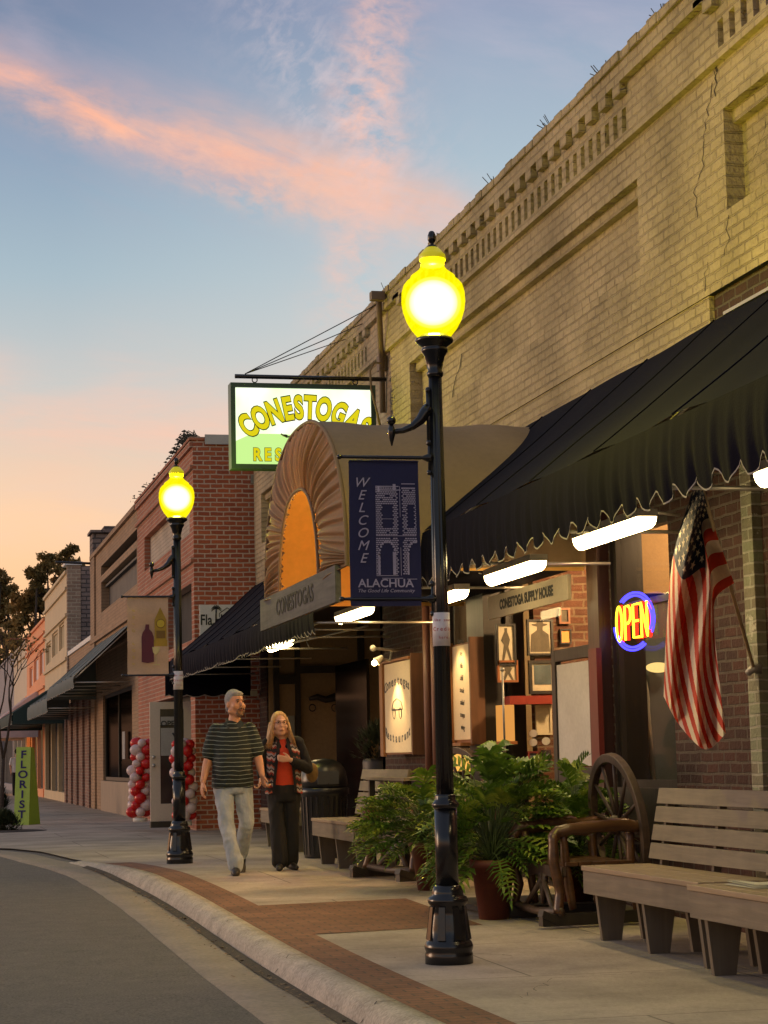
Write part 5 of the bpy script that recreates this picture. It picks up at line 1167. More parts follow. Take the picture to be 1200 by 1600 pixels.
def fp(s, t, d=0):
    q = fpx(s, t); hx = tip.x-.10+(brk.x-tip.x)*.62*s; k = min(1, t*2.4)
    X_ = hx*(1-k)+(tip.x+.16)*k; X_ += .07*math.sin(s*15+t*3)*min(1, t*4+.15)+.022*math.sin(s*34+t*5)*min(1, t*3)+.01*math.sin(t*9+s*8)
    return at(q.x, q.y, X=X_-d)
M_fr = mat('flag_red', (.58, .05, .02), .7, var=.1, trans=.3); M_fw = mat('flag_white', (.82, .70, .54), .7, var=.1, trans=.3); M_fb = mat('flag_blue', (.018, .03, .065), .7, var=.1, trans=.15); M_fs = mat('flag_star', (.75, .66, .48), .7)
mb = MB(); nu, nv = 208, 230
mb.grid(lambda u, v: fp(u, v), nu, nv, mif=lambda i, j: 2 if (i < nu*.54 and j < nv*.4) else (0 if math.floor(i*13/nu-7*max(0, j/nv-.4)/.6) % 2 == 0 else 1))
for r_ in range(9):
    for c_ in range(11):
        if (r_+c_) % 2: continue
        s0_, t0_ = .54*(r_+1)/10, .40*(c_+1)/12; pts = []
        for k in range(10): a = math.pi*k/5; rr = (1, .40)[k % 2]; pts.append(fp(s0_+.036*rr*math.sin(a), t0_+.0185*rr*math.cos(a), .008))
        cc_ = fp(s0_, t0_, .009); mb.add([cc_]+pts, [(0, k+1, (k+1) % 10+1) for k in range(10)], 3)
mb.build('flag_cloth', [M_fr, M_fw, M_fb, M_fs], fl)

# ------------------------------------------------------------------ window dressings
M_frm = {'gold': mat('orange_wood_frame', (.30, .10, .025), .5), 'black': mat('black_frame', (.015, .012, .01), .5), 'pale': mat('pale_mount', (.62, .54, .38), .7, var=.12)}
M_fig = mat('sepia_print', (.12, .10, .07), .8, var=.4, vs=30); M_lnd = mat('dim_landscape_print', (.08, .11, .12), .7, var=.8, vs=6)
def picture(px0, py0, px1, py1, label, fr, fill, fig=None, Y=18.83, name='picture', cat='picture', fw=.02):
    a, b = at(px0, py0, Y=Y), at(px1, py1, Y=Y); t = T(name, label, cat, (a.x, Y, b.z)); x0, x1 = sorted((a.x, b.x)); z0, z1 = sorted((a.z, b.z))
    mb = MB(); mb.box((x0, Y-.03, z0), (x0+fw, Y+.01, z1)); mb.box((x1-fw, Y-.03, z0), (x1, Y+.01, z1)); mb.box((x0+fw, Y-.029, z0), (x1-fw, Y+.01, z0+fw)); mb.box((x0+fw, Y-.029, z1-fw), (x1-fw, Y+.01, z1)); mb.build('frame', fr, t)
    mb = MB(); mb.box((x0+fw, Y-.01, z0+fw), (x1-fw, Y+.008, z1-fw)); w, h = x1-x0, z1-z0; cx = (x0+x1)/2
    if fig == 'man':
        pl = [(-.10, .80), (-.30, .84), (-.30, .87), (-.12, .88), (-.10, .96), (.12, .96), (.14, .88), (.30, .87), (.30, .84), (.12, .80), (.11, .70), (.34, .58), (.38, .10), (-.38, .10), (-.34, .58), (-.11, .70)]
        mb.prism(pl, lambda u, v: (cx+u*w, Y-.014, z0+v*h), lambda u, v: (cx+u*w, Y-.0105, z0+v*h), 1)
    elif fig == 'walk':
        pl = [(-.05, .82), (-.05, .90), (.08, .90), (.08, .80), (.22, .62), (.12, .45), (.30, .1), (.2, .1), (.02, .38), (-.12, .1), (-.22, .1), (-.10, .5), (-.25, .6)]
        mb.prism(pl, lambda u, v: (cx+u*w, Y-.014, z0+v*h), lambda u, v: (cx+u*w, Y-.0105, z0+v*h), 1)
    elif fig == 'land': mb.box((x0+w*.2, Y-.014, z0+h*.28), (x1-w*.16, Y-.0105, z1-h*.14), 1)
    mb.build('print', [fill, M_lnd if fig == 'land' else M_fig], t)
picture(774, 975, 806, 1040, 'cream print of a walking man in the shop window, left of the soldier portrait', M_frm['black'], M_frm['pale'], 'walk')
picture(822, 968, 864, 1024, 'sepia portrait of a man in a wide hat inside the shop window', M_frm['black'], M_frm['pale'], 'man')
picture(874, 983, 892, 1006, 'tiny glowing amber frame above the dark door', M_frm['black'], mat('amber_print', (.8, .4, .08), .6), None, fw=.012)
picture(776, 1032, 809, 1066, 'orange-framed print below the walking man print', M_frm['gold'], M_frm['pale'], 'walk')
picture(825, 1032, 868, 1084, 'black-framed landscape picture with pale mount inside the window', M_frm['black'], M_frm['pale'], 'land', fw=.03)
picture(872, 950, 890, 975, 'small dim framed card just under the supply house sign', M_frm['gold'], M_fig)
picture(836, 1102, 862, 1148, 'plain cream paper sheet inside the window beside the door', M_frm['pale'], M_frm['pale'], name='paper_sheet', cat='paper')
picture(823, 1174, 840, 1196, 'small dark red framed notice low in the shop window', mat('dark_red_frame', (.15, .02, .02), .5), M_frm['pale'], 'land')
picture(846, 1172, 860, 1192, 'small round-looking pale notice low in the shop window by the door', M_frm['black'], M_frm['pale'], 'land')
t = T('lit_cabinet', 'narrow glowing orange cabinet inside the shop window', 'cabinet', at(789, 1155, Y=18.7)); a, b = at(779, 1102, Y=18.7), at(800, 1158, Y=18.7)
mb = MB(); mb.box((a.x, 18.6, b.z), (b.x, 18.8, a.z)); mb.build('cabinet_panel', emat('lit_orange_panel', (1, .42, .09), .75), t); mb = MB(); mb.box((a.x-.02, 18.59, b.z-.03), (b.x+.02, 18.81, b.z-.001)); mb.build('shelf', M_frm['gold'], t)
mb = MB(); a, b = at(792, 1088, Y=18.75), at(866, 1100, Y=18.75); mb.box((a.x, 18.65, b.z), (b.x, 18.84, a.z)); tag(mb.build('red_shelf', mat('red_shelf_paint', (.28, .03, .015), .5)), 'red shelf running under the pictures inside the shop window', 'shelf')
t0 = None
for i, (px, py) in enumerate(((833, 1146), (833, 1160), (853, 1158))):
    c_ = at(px, py, X=WX+.155); mb = MB(); mb.add([(c_.x, c_.y+.125*math.cos(k*.2618), c_.z+.035*math.sin(k*.2618)) for k in range(24)]+[(c_.x+.003, c_.y+.125*math.cos(k*.2618), c_.z+.035*math.sin(k*.2618)) for k in range(24)], [tuple(range(24)), tuple(range(47, 23, -1))]); 
    tag(mb.build('oval_sticker', M_frm['pale']), ('upper left cream oval sticker on the shop window', 'lower left cream oval sticker on the shop window', 'right-hand cream oval sticker on the shop window, beside the door')[i], 'sticker', 'oval stickers on the window')
mb = MB(); mb.tube([at(785, 1048, Y=17.9), at(789, 1180, Y=17.9)], .010, n=6); mb.sphere(at(785, 1046, Y=17.9), .022); tag(mb.build('thin_pole', M_trim), 'thin upright pole with small knob inside the shop window', 'pole')
mb = MB(); a, b = at(778, 1010, Y=18.8), at(806, 990, Y=18.8)
# window beside the flag
Yw = 16.03
t = T('arched_mirror', 'tall pale arched mirror behind the window below the neon sign', 'mirror', at(1000, 1215, Y=Yw))
def archpts(px0, px1, pyt, pyb, n=20): 
    out = []
    for k in range(n+1): a = math.pi*k/n; out.append(at((px0+px1)/2-(px1-px0)/2*math.cos(a), pyt+60-60*math.sin(a), Y=Yw-.03))
    return [at(px0-3, pyb, Y=Yw-.03)]+out+[at(px1+9, pyb, Y=Yw-.03)]
mb = MB(); mb.tube(archpts(984, 1012, 1050, 1218), .022, n=8); mb.build('frame', mat('pale_mirror_frame', (.50, .48, .42), .5), t)
mb = MB(); q = archpts(984, 1012, 1050, 1218); c_ = Vector((0, -.0, 0)); mb.add([v+Vector((0, .012, 0)) for v in q], [tuple(range(len(q)))]); mb.build('mirror_glass', mat('dim_mirror', (.10, .085, .05), .3, var=.7, vs=3), t)
M_sh = emat('lit_shell_glass', (1, .66, .22), 1.5)
for i, (px, py, lab) in enumerate(((956, 1022, 'glowing shell-shaped wall lamp below the neon sign, nearer the red post'), (1028, 1043, 'glowing shell-shaped wall lamp partly behind the flag'))):
    c_ = at(px, py, Y=Yw-.08); t = T('wall_lamp', lab, 'lamp', c_, 'shell wall lamps'); mb = MB(); mb.sphere(c_, .085, sq=(1.25, .6, .5)); mb.build('shade', M_sh, t); mb = MB(); mb.box(c_+Vector((-.02, .03, -.03)), c_+Vector((.02, .11, .03))); mb.build('bracket', M_trim, t)
a, b = at(944, 880, Y=Yw-.03), at(1046, 928, Y=Yw-.03); mb = MB(); mb.box((a.x-.1, Yw-.10, b.z), (b.x+.6, Yw+.01, a.z+.5)); tag(mb.build('ceiling_panel', mat('tan_ceiling_panel', (.42, .27, .13), .8)), 'tan lit panel high behind the window above the neon sign', 'panel')
c_ = at(1010, 1142, Y=Yw-.1); mb = MB(); mb.tube([c_-Vector((0, 0, .04)), c_, c_+Vector((0, 0, .05))], [.004, .007, .002], n=6); tag(mb.build('flame_reflection', emat('glint', (1, .35, .06), 3.5)), 'thin orange candle reflection shaped as a glowing sliver low in the window by the flag', 'glint')  # glowing sliver stands in for a reflected flame

# ------------------------------------------------------------------ signs down the street
Yd = YE-.04; a, b = at(312, 945, Y=Yd), at(395, 993, Y=Yd)
t = T('wall_sign', 'white sign with a palm and house outline on the red brick side wall', 'sign', (a.x, Yd, b.z))
mb = MB(); mb.box((a.x, Yd, b.z), (b.x, Yd+.035, a.z)); w, h = b.x-a.x, a.z-b.z
mb.text('Fla.', .24, (a.x+.02+w*.12, Yd-.004, a.z-h*.50), (1, 0, 0), (0, 0, 1), 1, ext=.001, offset=.004, xs=.75); mb.text('Homes', .24, (a.x+w*.60, Yd-.004, a.z-h*.50), (1, 0, 0), (0, 0, 1), 1, ext=.001, offset=.004, xs=.8)
px_ = a.x+w*.30; mb.tube([(px_, Yd-.004, a.z-h*.62), (px_+.01, Yd-.004, a.z-h*.12)], .012, 1, n=5)
for k in range(7): an = R(-20+k*37); mb.tube([(px_+.01, Yd-.004, a.z-h*.12), (px_+.01+.05*math.cos(an), Yd-.004, a.z-h*.12+.045*math.sin(an)+.01), (px_+.01+.09*math.cos(an), Yd-.004, a.z-h*.12+.05*math.sin(an)-.03)], [.006, .012, .003], 1, n=4)
mb.tube([(px_+.06, Yd-.004, a.z-h*.40), (px_+.06, Yd-.004, a.z-h*.28), (px_+.19, Yd-.004, a.z-h*.10), (px_+.32, Yd-.004, a.z-h*.28)], .006, 1, n=4); mb.build('panel', [M_white, mat('black_print', (.02, .02, .02), .7)], t)
# florist board
pf = atg(36, 1289); sfl = ppm(pf); H = 121/sfl; t = T('a_frame_sign', 'tall lime green board lettered FLORIST standing on the far sidewalk', 'sign', pf)
M_lime = mat('lime_board', (.50, .66, .12), .7, var=.08); M_lime2 = mat('lime_side', (.28, .52, .04), .7, var=.1); w0 = 23/sfl
A = pf+Vector((-w0*.62, 0, 0)); B_ = pf+Vector((w0*.38, -.05, 0)); C_ = pf+Vector((w0*.38+.24, .42, 0)); At, Bt, Ct = A+Vector((.055, .12, H)), B_+Vector((.045, .12, H)), C_+Vector((-.12, -.12, H*.99))
mb = MB(); mb.add([A, B_, Bt, At], [(0, 1, 2, 3)]); mb.add([v+Vector((0, .02, 0)) for v in (A, B_, Bt, At)], [(3, 2, 1, 0)]); ux = (B_-A).normalized(); uy = (At-A).normalized()
for i, ch in enumerate('FLORIST'): mb.text(ch, .20, A.lerp(B_, .5).lerp(At.lerp(Bt, .5), .90-.128*i)+Vector((0, -.012, 0)), ux, uy, 1, offset=.005, ext=.001, xs=1.15)
mb.build('front_board', [M_lime, mat('purple_lettering', (.035, .025, .14), .7)], t)
mb = MB(); mb.add([B_, C_, Ct, Bt], [(0, 1, 2, 3)]); mb.add([A, C_, Ct, At], [(3, 2, 1, 0)]); mb.build('side_board', M_lime2, t)
# open white door with its notices
Yd = 33.4; a, b = at(234, 1097, Y=Yd), at(300, 1282, Y=Yd); t = T('open_door', 'white glazed door standing open between two balloon columns', 'door', (a.x, Yd, b.z))
M_dw = mat('cream_door_paint', (.56, .47, .40), .5, var=.06); gx0, gx1 = at(250, 1110, Y=Yd).x, at(287, 1110, Y=Yd).x; gz1, gz0 = at(250, 1108, Y=Yd).z, at(250, 1256, Y=Yd).z
mb = MB(); mb.box((a.x, Yd, b.z), (gx0, Yd+.045, a.z)); mb.box((gx1, Yd, b.z), (b.x, Yd+.045, a.z)); mb.box((gx0, Yd+.001, b.z), (gx1, Yd+.044, gz0)); mb.box((gx0, Yd+.001, gz1), (gx1, Yd+.044, a.z)); mb.build('door_leaf', M_dw, t)
mb = MB(); mb.box((gx0, Yd+.02, gz0), (gx1, Yd+.026, gz1)); mb.build('pane', mat('dark_door_pane', (.035, .033, .03), .2, var=.5), t)
mb = MB(); mb.box((gx0+.01, Yd-.004, at(0, 1137, Y=Yd).z), (gx1-.03, Yd+.018, at(0, 1124, Y=Yd).z)); mb.text('OPEN', .125, ((gx0+gx1)/2-.02, Yd-.008, at(265, 1131, Y=Yd).z), (1, 0, 0), (0, 0, 1), 1, ext=.001, offset=.003); mb.box((gx0+.01, Yd-.004, at(0, 1186, Y=Yd).z), (gx1-.05, Yd+.018, at(0, 1142, Y=Yd).z))
mb.tube([(gx0+.2, Yd-.006, at(0, 1150, Y=Yd).z), (gx0+.26, Yd-.006, at(0, 1160, Y=Yd).z), (gx0+.2, Yd-.006, at(0, 1172, Y=Yd).z)], .014, 1, n=5); mb.build('notices', [mat('grey_notice', (.36, .35, .34), .7), MATS['black_print']], t)
for py in (1183, 1196): c_ = at(240, py, Y=Yd); mb = MB(); mb.sphere(c_+Vector((0, -.03, 0)), .028); mb.build('knob', M_trim, t)
mb = MB(); mb.box((a.x, Yd-.05, b.z-.10), (a.x+.5, Yd+.12, b.z-.002)); mb.build('door_stop', M_blkw, t)
# balloon columns
M_br = mat('red_balloon', (.60, .015, .012), .28, var=.05, spec=.5, trans=.15); M_bwh = mat('white_balloon', (.72, .56, .56), .3, var=.05, trans=.2)
def balloons(px, py0, py1, Y, label, seed, lean):
    r_ = random.Random(seed); top = at(px, py0, Y=Y); base = at(px, py1, Y=Y); t = T('balloon_column', label, 'balloons', base, 'red and white balloon columns'); h = top.z-base.z; n = 11
    for i in range(n):
        for k in range(4):
            a = k*math.pi/2+i*.75+r_.uniform(-.1, .1); rr = .115+r_.uniform(-.02, .02); c_ = base+Vector((math.cos(a)*rr+lean*(i/n)**2, math.sin(a)*rr, .10+h*i/n))
            R_ = r_.uniform(.070, .105); d = Vector((math.cos(a), math.sin(a), .1)).normalized(); mb = MB(); mb.sphere(c_, R_, n=16, m=12, sq=(1, 1, 1.14), rot=d.to_track_quat('Z', 'Y').to_matrix())
            mb.build('balloon', M_br if (k+(i//3)) % 2 == 0 else M_bwh, t)
    mb = MB(); mb.lathe([(.12, 0), (.12, .06), (.02, .07)], base-Vector((0, 0, .06)), n=16); mb.build('stand', M_white, t)
balloons(219, 1160, 1278, 34.4, 'red and white balloon column behind the open white door', 4, .07); balloons(288, 1162, 1284, 32.2, 'red and white balloon column behind the farther lamp post, right of the white door', 9, -.02)
# meter box and small things on the brick side
mb = MB(); q = at(396, 1084, Y=YE-.05); mb.box(q+Vector((-.05, -.03, -.04)), q+Vector((.06, .03, .05))); tag(mb.build('door_light', mat('pale_switch_box', (.5, .48, .34), .5)), 'small pale box under the awning above the man', 'wall box')

# ------------------------------------------------------------------ trees
M_tl, gg, o = newmat('tree_leaf'); b = principled(gg, o, .7, 0, .2); n_ = gg.noise(pos(gg), .9, 4)
cc = gg.ramp(n_, [(.3, (.10, .08, .03)), (.5, (.24, .17, .06)), (.7, (.46, .27, .09))]); gg.lk(cc, b.inputs['Base Color']); tl = gg.n('ShaderNodeBsdfTranslucent'); gg.lk(cc, tl.inputs[0]); mx = gg.n('ShaderNodeMixShader'); mx.inputs[0].default_value = .35
gg.lk(b.outputs[0], mx.inputs[1]); gg.lk(tl.outputs[0], mx.inputs[2]); gg.lk(mx.outputs[0], o.inputs[0])
M_bark = mat('bark', (.06, .045, .035), .9, var=.4, vs=3)
def tree(label, Y, clumps, foot, n, ls, seed, name='tree'):
    r_ = random.Random(seed); base = at(*foot, Y=Y); t = T(name, label, 'tree', base); mb = MB(); tr = MB(); pm = ppm(base)
    cs = [(at(x, y, Y=Y+r_.uniform(-2, 2)), r/pm) for x, y, r in clumps]; tot = sum(r**2 for _, r in cs)
    fork = base.lerp(sum((c_ for c_, _ in cs), Vector())/len(cs), .45)
    tr.tube([base-Vector((0, 0, 1)), base.lerp(fork, .5), fork], [.45, .36, .3], n=8)
    for c_, r in cs:
        m_ = fork.lerp(c_, .5)+Vector((r_.uniform(-.3, .3), r_.uniform(-.3, .3), r_.uniform(0, .5))); tr.tube([fork, m_, c_], [.16, .09, .03], n=6)
        for k in range(7): d = Vector((r_.gauss(0, 1), r_.gauss(0, 1), r_.gauss(0, 1))).normalized()*r*.85; tr.tube([c_, c_+d*.5+Vector((0, 0, -.05)), c_+d], [.03, .02, .01], n=4)
        subs = [(c_+Vector((r_.gauss(0, 1), r_.gauss(0, 1), r_.gauss(0, 1))).normalized()*r*r_.uniform(.3, .95), r*r_.uniform(.16, .36)) for _ in range(16)]
        for k in range(int(n*r*r/tot)):
            sc_, sr = r_.choice(subs); p_ = sc_+Vector((r_.gauss(0, .5), r_.gauss(0, .5), r_.gauss(0, .42)))*sr
            s_ = ls*r_.uniform(.5, 1.2); d = Vector((r_.uniform(-1, 1), r_.uniform(-1, 1), r_.uniform(-1, 1))).normalized(); e = d.cross(Vector((r_.uniform(-1, 1), r_.uniform(-1, 1), r_.uniform(-1, 1)))).normalized()
            mb.add([p_-d*s_, p_+e*s_*.5, p_+d*s_, p_-e*s_*.5], [(0, 1, 2, 3)])
    mb.build('crown', M_tl, t); tr.build('trunk', M_bark, t)
tree('large brown-green tree rising behind the far shop fronts', 118, [(112, 858, 14), (100, 872, 18), (74, 878, 18), (58, 898, 20), (92, 905, 24), (122, 885, 12), (60, 930, 28), (98, 935, 22), (30, 945, 24), (70, 965, 30), (36, 985, 30), (58, 1010, 26), (95, 965, 20)], (60, 1180), 13000, .16, 2)
tree('wide dark tree at the left edge, lower than its neighbour', 125, [(2, 905, 16), (14, 925, 20), (-10, 935, 24), (8, 960, 28), (-20, 980, 34), (12, 1000, 30), (20, 1035, 26), (-10, 1050, 36), (30, 1060, 22)], (-5, 1180), 12000, .16, 3)
# thin street tree with sparse leaves
bt_ = atg(2, 1282); t = T('street_tree', 'slender nearly leafless street tree at the left edge by the florist board', 'tree', bt_); tr = MB(); mb = MB(); r_ = random.Random(12)
tips = []
def grow(p, d, l, r, dep):
    q = p+d*l; tr.tube([p, p.lerp(q, .5)+Vector((r_.uniform(-1, 1), r_.uniform(-1, 1), 0))*l*.04, q], [r, r*.85, r*.7], n=6)
    if dep == 0 or r < .004: tips.append(q); return
    for k in range(2 if dep > 3 else 3): a = r_.uniform(0, 6.28); grow(q, (d+Vector((math.cos(a), math.sin(a), r_.uniform(-.1, .5)))*r_.uniform(.30, .62)).normalized(), l*r_.uniform(.62, .85), r*.62, dep-1)
grow(bt_, Vector((.03, 0, 1)).normalized(), 1.25, .055, 5)
for q in tips:
    for k in range(3):
        if r_.random() < .75: p_ = q+Vector((r_.gauss(0, .1), r_.gauss(0, .1), r_.gauss(0, .1))); d = Vector((r_.uniform(-1, 1), r_.uniform(-1, 1), r_.uniform(-1, .3))).normalized()*.045; e = d.cross(Vector((.3, 1, .2))).normalized()*.022; mb.add([p_-d, p_+e, p_+d, p_-e], [(0, 1, 2, 3)])
tr.build('trunk', M_bark, t); mb.build('crown', M_tl, t)

# ------------------------------------------------------------------ people
M_skin = mat('skin', (.56, .27, .16), .5, var=.08, vs=20); M_skin2 = mat('pale_skin', (.66, .38, .26), .5, var=.08, vs=20)
def loft(mb, rings, n=24):
    vs = []; fs = []
    for (x, y, z, rx, ry) in rings:
        for k in range(n): a = 2*math.pi*k/n; vs.append((x+rx*math.cos(a), y+ry*math.sin(a), z))
    for i in range(len(rings)-1):
        for k in range(n): fs.append((i*n+k, i*n+(k+1) % n, (i+1)*n+(k+1) % n, (i+1)*n+k))
    fs.append(tuple(range(n-1, -1, -1))); fs.append(tuple(range((len(rings)-1)*n, len(rings)*n))); mb.add(vs, fs, 0, True)
def head(mb, c, s, rz, tilt=0):
    M = Matrix.Translation(c) @ Matrix.Rotation(rz, 4, 'Z') @ Matrix.Rotation(tilt, 4, 'X') @ Matrix.Scale(s, 4); old = mb.M; mb.M = M
    mb.sphere((0, .016, .028), .1, sq=(.78, .96, .98)); mb.sphere((0, -.018, -.025), .085, sq=(.82, .86, 1.15)); mb.sphere((0, -.036, -.088), .050, sq=(1, .92, .72)); mb.sphere((0, -.062, -.098), .024, sq=(1.2, .9, .8))
    mb.cone((0, -.090, .012), (0, -.112, -.024), .008, .0145); mb.sphere((0, -.086, .028), .022, sq=(2.3, .5, .5))
    for q in (-1, 1): mb.sphere((q*.042, -.060, -.028), .028, sq=(1, .9, 1)); mb.sphere((q*.079, .008, -.012), .026, sq=(.38, .75, 1.15)); mb.cone((q*.05, -.01, -.07), (0, -.05, -.095), .035, .03)
    mb.sphere((0, -.089, -.062), .019, sq=(1.35, .6, .38)); mb.sphere((0, -.086, -.072), .018, sq=(1.25, .6, .42))
    mb.M = old; return M
def face(t, M, beard=None, brow=(.12, .10, .09), glasses=False):
    mb = MB(); mb.M = M
    for q in (-1, 1): mb.sphere((q*.031, -.0905, .010), .0075, sq=(1.35, .6, .75))
    mb.build('eyes', M_dk, t)
    mb = MB(); mb.M = M
    for q in (-1, 1): mb.tube([(q*.016, -.1005, .026), (q*.034, -.099, .031), (q*.050, -.088, .027)], [.0035, .0045, .003], n=6)
    mb.build('eyebrows', mat('brow%d' % int(brow[0]*100), brow, .9), t)
    mb = MB(); mb.M = M; mb.tube([(-.022, -.099, -.067), (0, -.103, -.0665), (.022, -.099, -.067)], [.0025, .0045, .0025], n=6); mb.build('mouth', mat('lips', (.30, .09, .07), .5), t)
    if beard:
        mb = MB(); mb.M = M; mb.sphere((0, -.064, -.098), .034, sq=(1.15, .95, .85)); mb.tube([(-.032, -.090, -.062), (-.018, -.102, -.050), (0, -.106, -.047), (.018, -.102, -.050), (.032, -.090, -.062)], [.006, .008, .008, .008, .006], n=8)
        for q in (-1, 1): mb.tube([(q*.032, -.090, -.060), (q*.034, -.082, -.080), (q*.02, -.085, -.10)], .009, n=8)
        mb.build('goatee', beard, t)
    if glasses:
        mb = MB(); mb.M = M
        for q in (-1, 1): mb.tube([(q*.033+.021*math.cos(k*.524), -.108, .008+.016*math.sin(k*.524)) for k in range(13)], .0018, n=5, cap=False); mb.tube([(q*.054, -.107, .010), (q*.080, -.02, .010), (q*.082, .01, .004)], .0018, n=5)
        mb.tube([(-.012, -.110, .010), (.012, -.110, .010)], .0018, n=5); mb.build('glasses', M_blk, t)
def hand(mb, w, d, side, s=1., curl=.5, n_=None):
    """palm, four bent fingers and a thumb; d points along the hand, side towards the thumb"""
    w = Vector(w); d = Vector(d).normalized(); side = Vector(side); side = (side-d*side.dot(d)).normalized(); nr = d.cross(side).normalized()
    if n_ is not None and nr.dot(Vector(n_)) < 0: nr = -nr
    for k, o_ in enumerate((-.028, -.009, .010, .028)): mb.cone(w, w+d*.085*s+side*o_*s, .020*s, .0125*s)
    for k, (o_, l) in enumerate(((-.030, .058), (-.010, .070), (.010, .075), (.030, .068))):
        a = w+d*.088*s+side*o_*s; b = a+(d*math.cos(curl*.6)+nr*math.sin(curl*.6))*l*.45*s; c = b+(d*math.cos(curl*1.8)+nr*math.sin(curl*1.8))*l*.35*s; e = c+(d*math.cos(curl*2.6)+nr*math.sin(curl*2.6))*l*.25*s
        mb.cone(a, b, .0095*s, .0088*s); mb.cone(b, c, .0088*s, .008*s); mb.cone(c, e, .008*s, .007*s)
    a = w+d*.025*s+side*.03*s; b = a+(d*.75+side*.6+nr*.2).normalized()*.045*s; mb.cone(a, b, .0135*s, .011*s); mb.cone(b, b+(d*.95+side*.15+nr*.4).normalized()*.032*s, .011*s, .009*s)
def stripes(name, base_c, stripe_c, period, frac):
    m, gg, o = newmat(name); b = principled(gg, o, .85); P_ = pos(gg, True); s = gg.n('ShaderNodeSeparateXYZ'); gg.lk(P_, s.inputs[0])
    z = gg.m('ADD', s.outputs[2], gg.m('MULTIPLY', gg.m('SUBTRACT', gg.noise(P_, 5, 2), .5), .03)); z = gg.m('ADD', z, gg.m('MULTIPLY', gg.m('MULTIPLY', s.outputs[0], s.outputs[0]), -.25))
    k = gg.m('LESS_THAN', gg.m('FRACT', gg.m('DIVIDE', z, period)), frac); gg.lk(gg.mix(k, base_c, stripe_c), b.inputs['Base Color'])
    bn = gg.n('ShaderNodeBump'); bn.inputs['Strength'].default_value = .5; bn.inputs['Distance'].default_value = .02; gg.lk(gg.noise(P_, 9, 2), bn.inputs['Height']); gg.lk(bn.outputs[0], b.inputs['Normal']); return m
M_jean, gg, o = newmat('light_denim'); b = principled(gg, o, .9); P_ = pos(gg, True); gg.lk(gg.ramp(gg.noise(P_, 5, 4), [(.3, (.25, .29, .33)), (.7, (.46, .50, .54))]), b.inputs['Base Color'])
bn = gg.n('ShaderNodeBump'); bn.inputs['Strength'].default_value = .9; bn.inputs['Distance'].default_value = .03; mp = gg.n('ShaderNodeMapping'); mp.inputs['Scale'].default_value = (9, 9, 5); gg.lk(P_, mp.inputs[0]); gg.lk(gg.noise(mp.outputs[0], 1.6, 2), bn.inputs['Height']); gg.lk(bn.outputs[0], b.inputs['Normal'])
M_shoe = mat('dark_shoe', (.025, .02, .017), .5); 
def shoe(t, ank, d, toe=0., s=1.):
    mb = MB(); a = Vector(ank); d = Vector(d).normalized(); f = d*math.cos(toe)+Vector((0, 0, -math.sin(toe)))
    mb.cone(a-d*.045*s+Vector((0, 0, -.045)), a+f*.10*s+Vector((0, 0, -.055)), .042*s, .046*s); mb.cone(a+f*.10*s+Vector((0, 0, -.055)), a+f*.17*s+Vector((0, 0, -.065)), .045*s, .034*s); mb.cone(a+Vector((0, 0, .02)), a+Vector((0, 0, -.04)), .045*s, .05*s)
    mb.build('shoe', M_shoe, t, remesh=.010, smooth_it=2)
def wrinkle(o, amp, sx, sz, seed=0):
    for v in o.data.vertices:
        q = Vector((v.co.x*sx+seed, v.co.y*sx, v.co.z*sz)); f = mnoise.noise(q)+.5*mnoise.noise(q*2.1+Vector((3, 1, 2))); v.co += v.normal*amp*(1-2*abs(f))
    return o
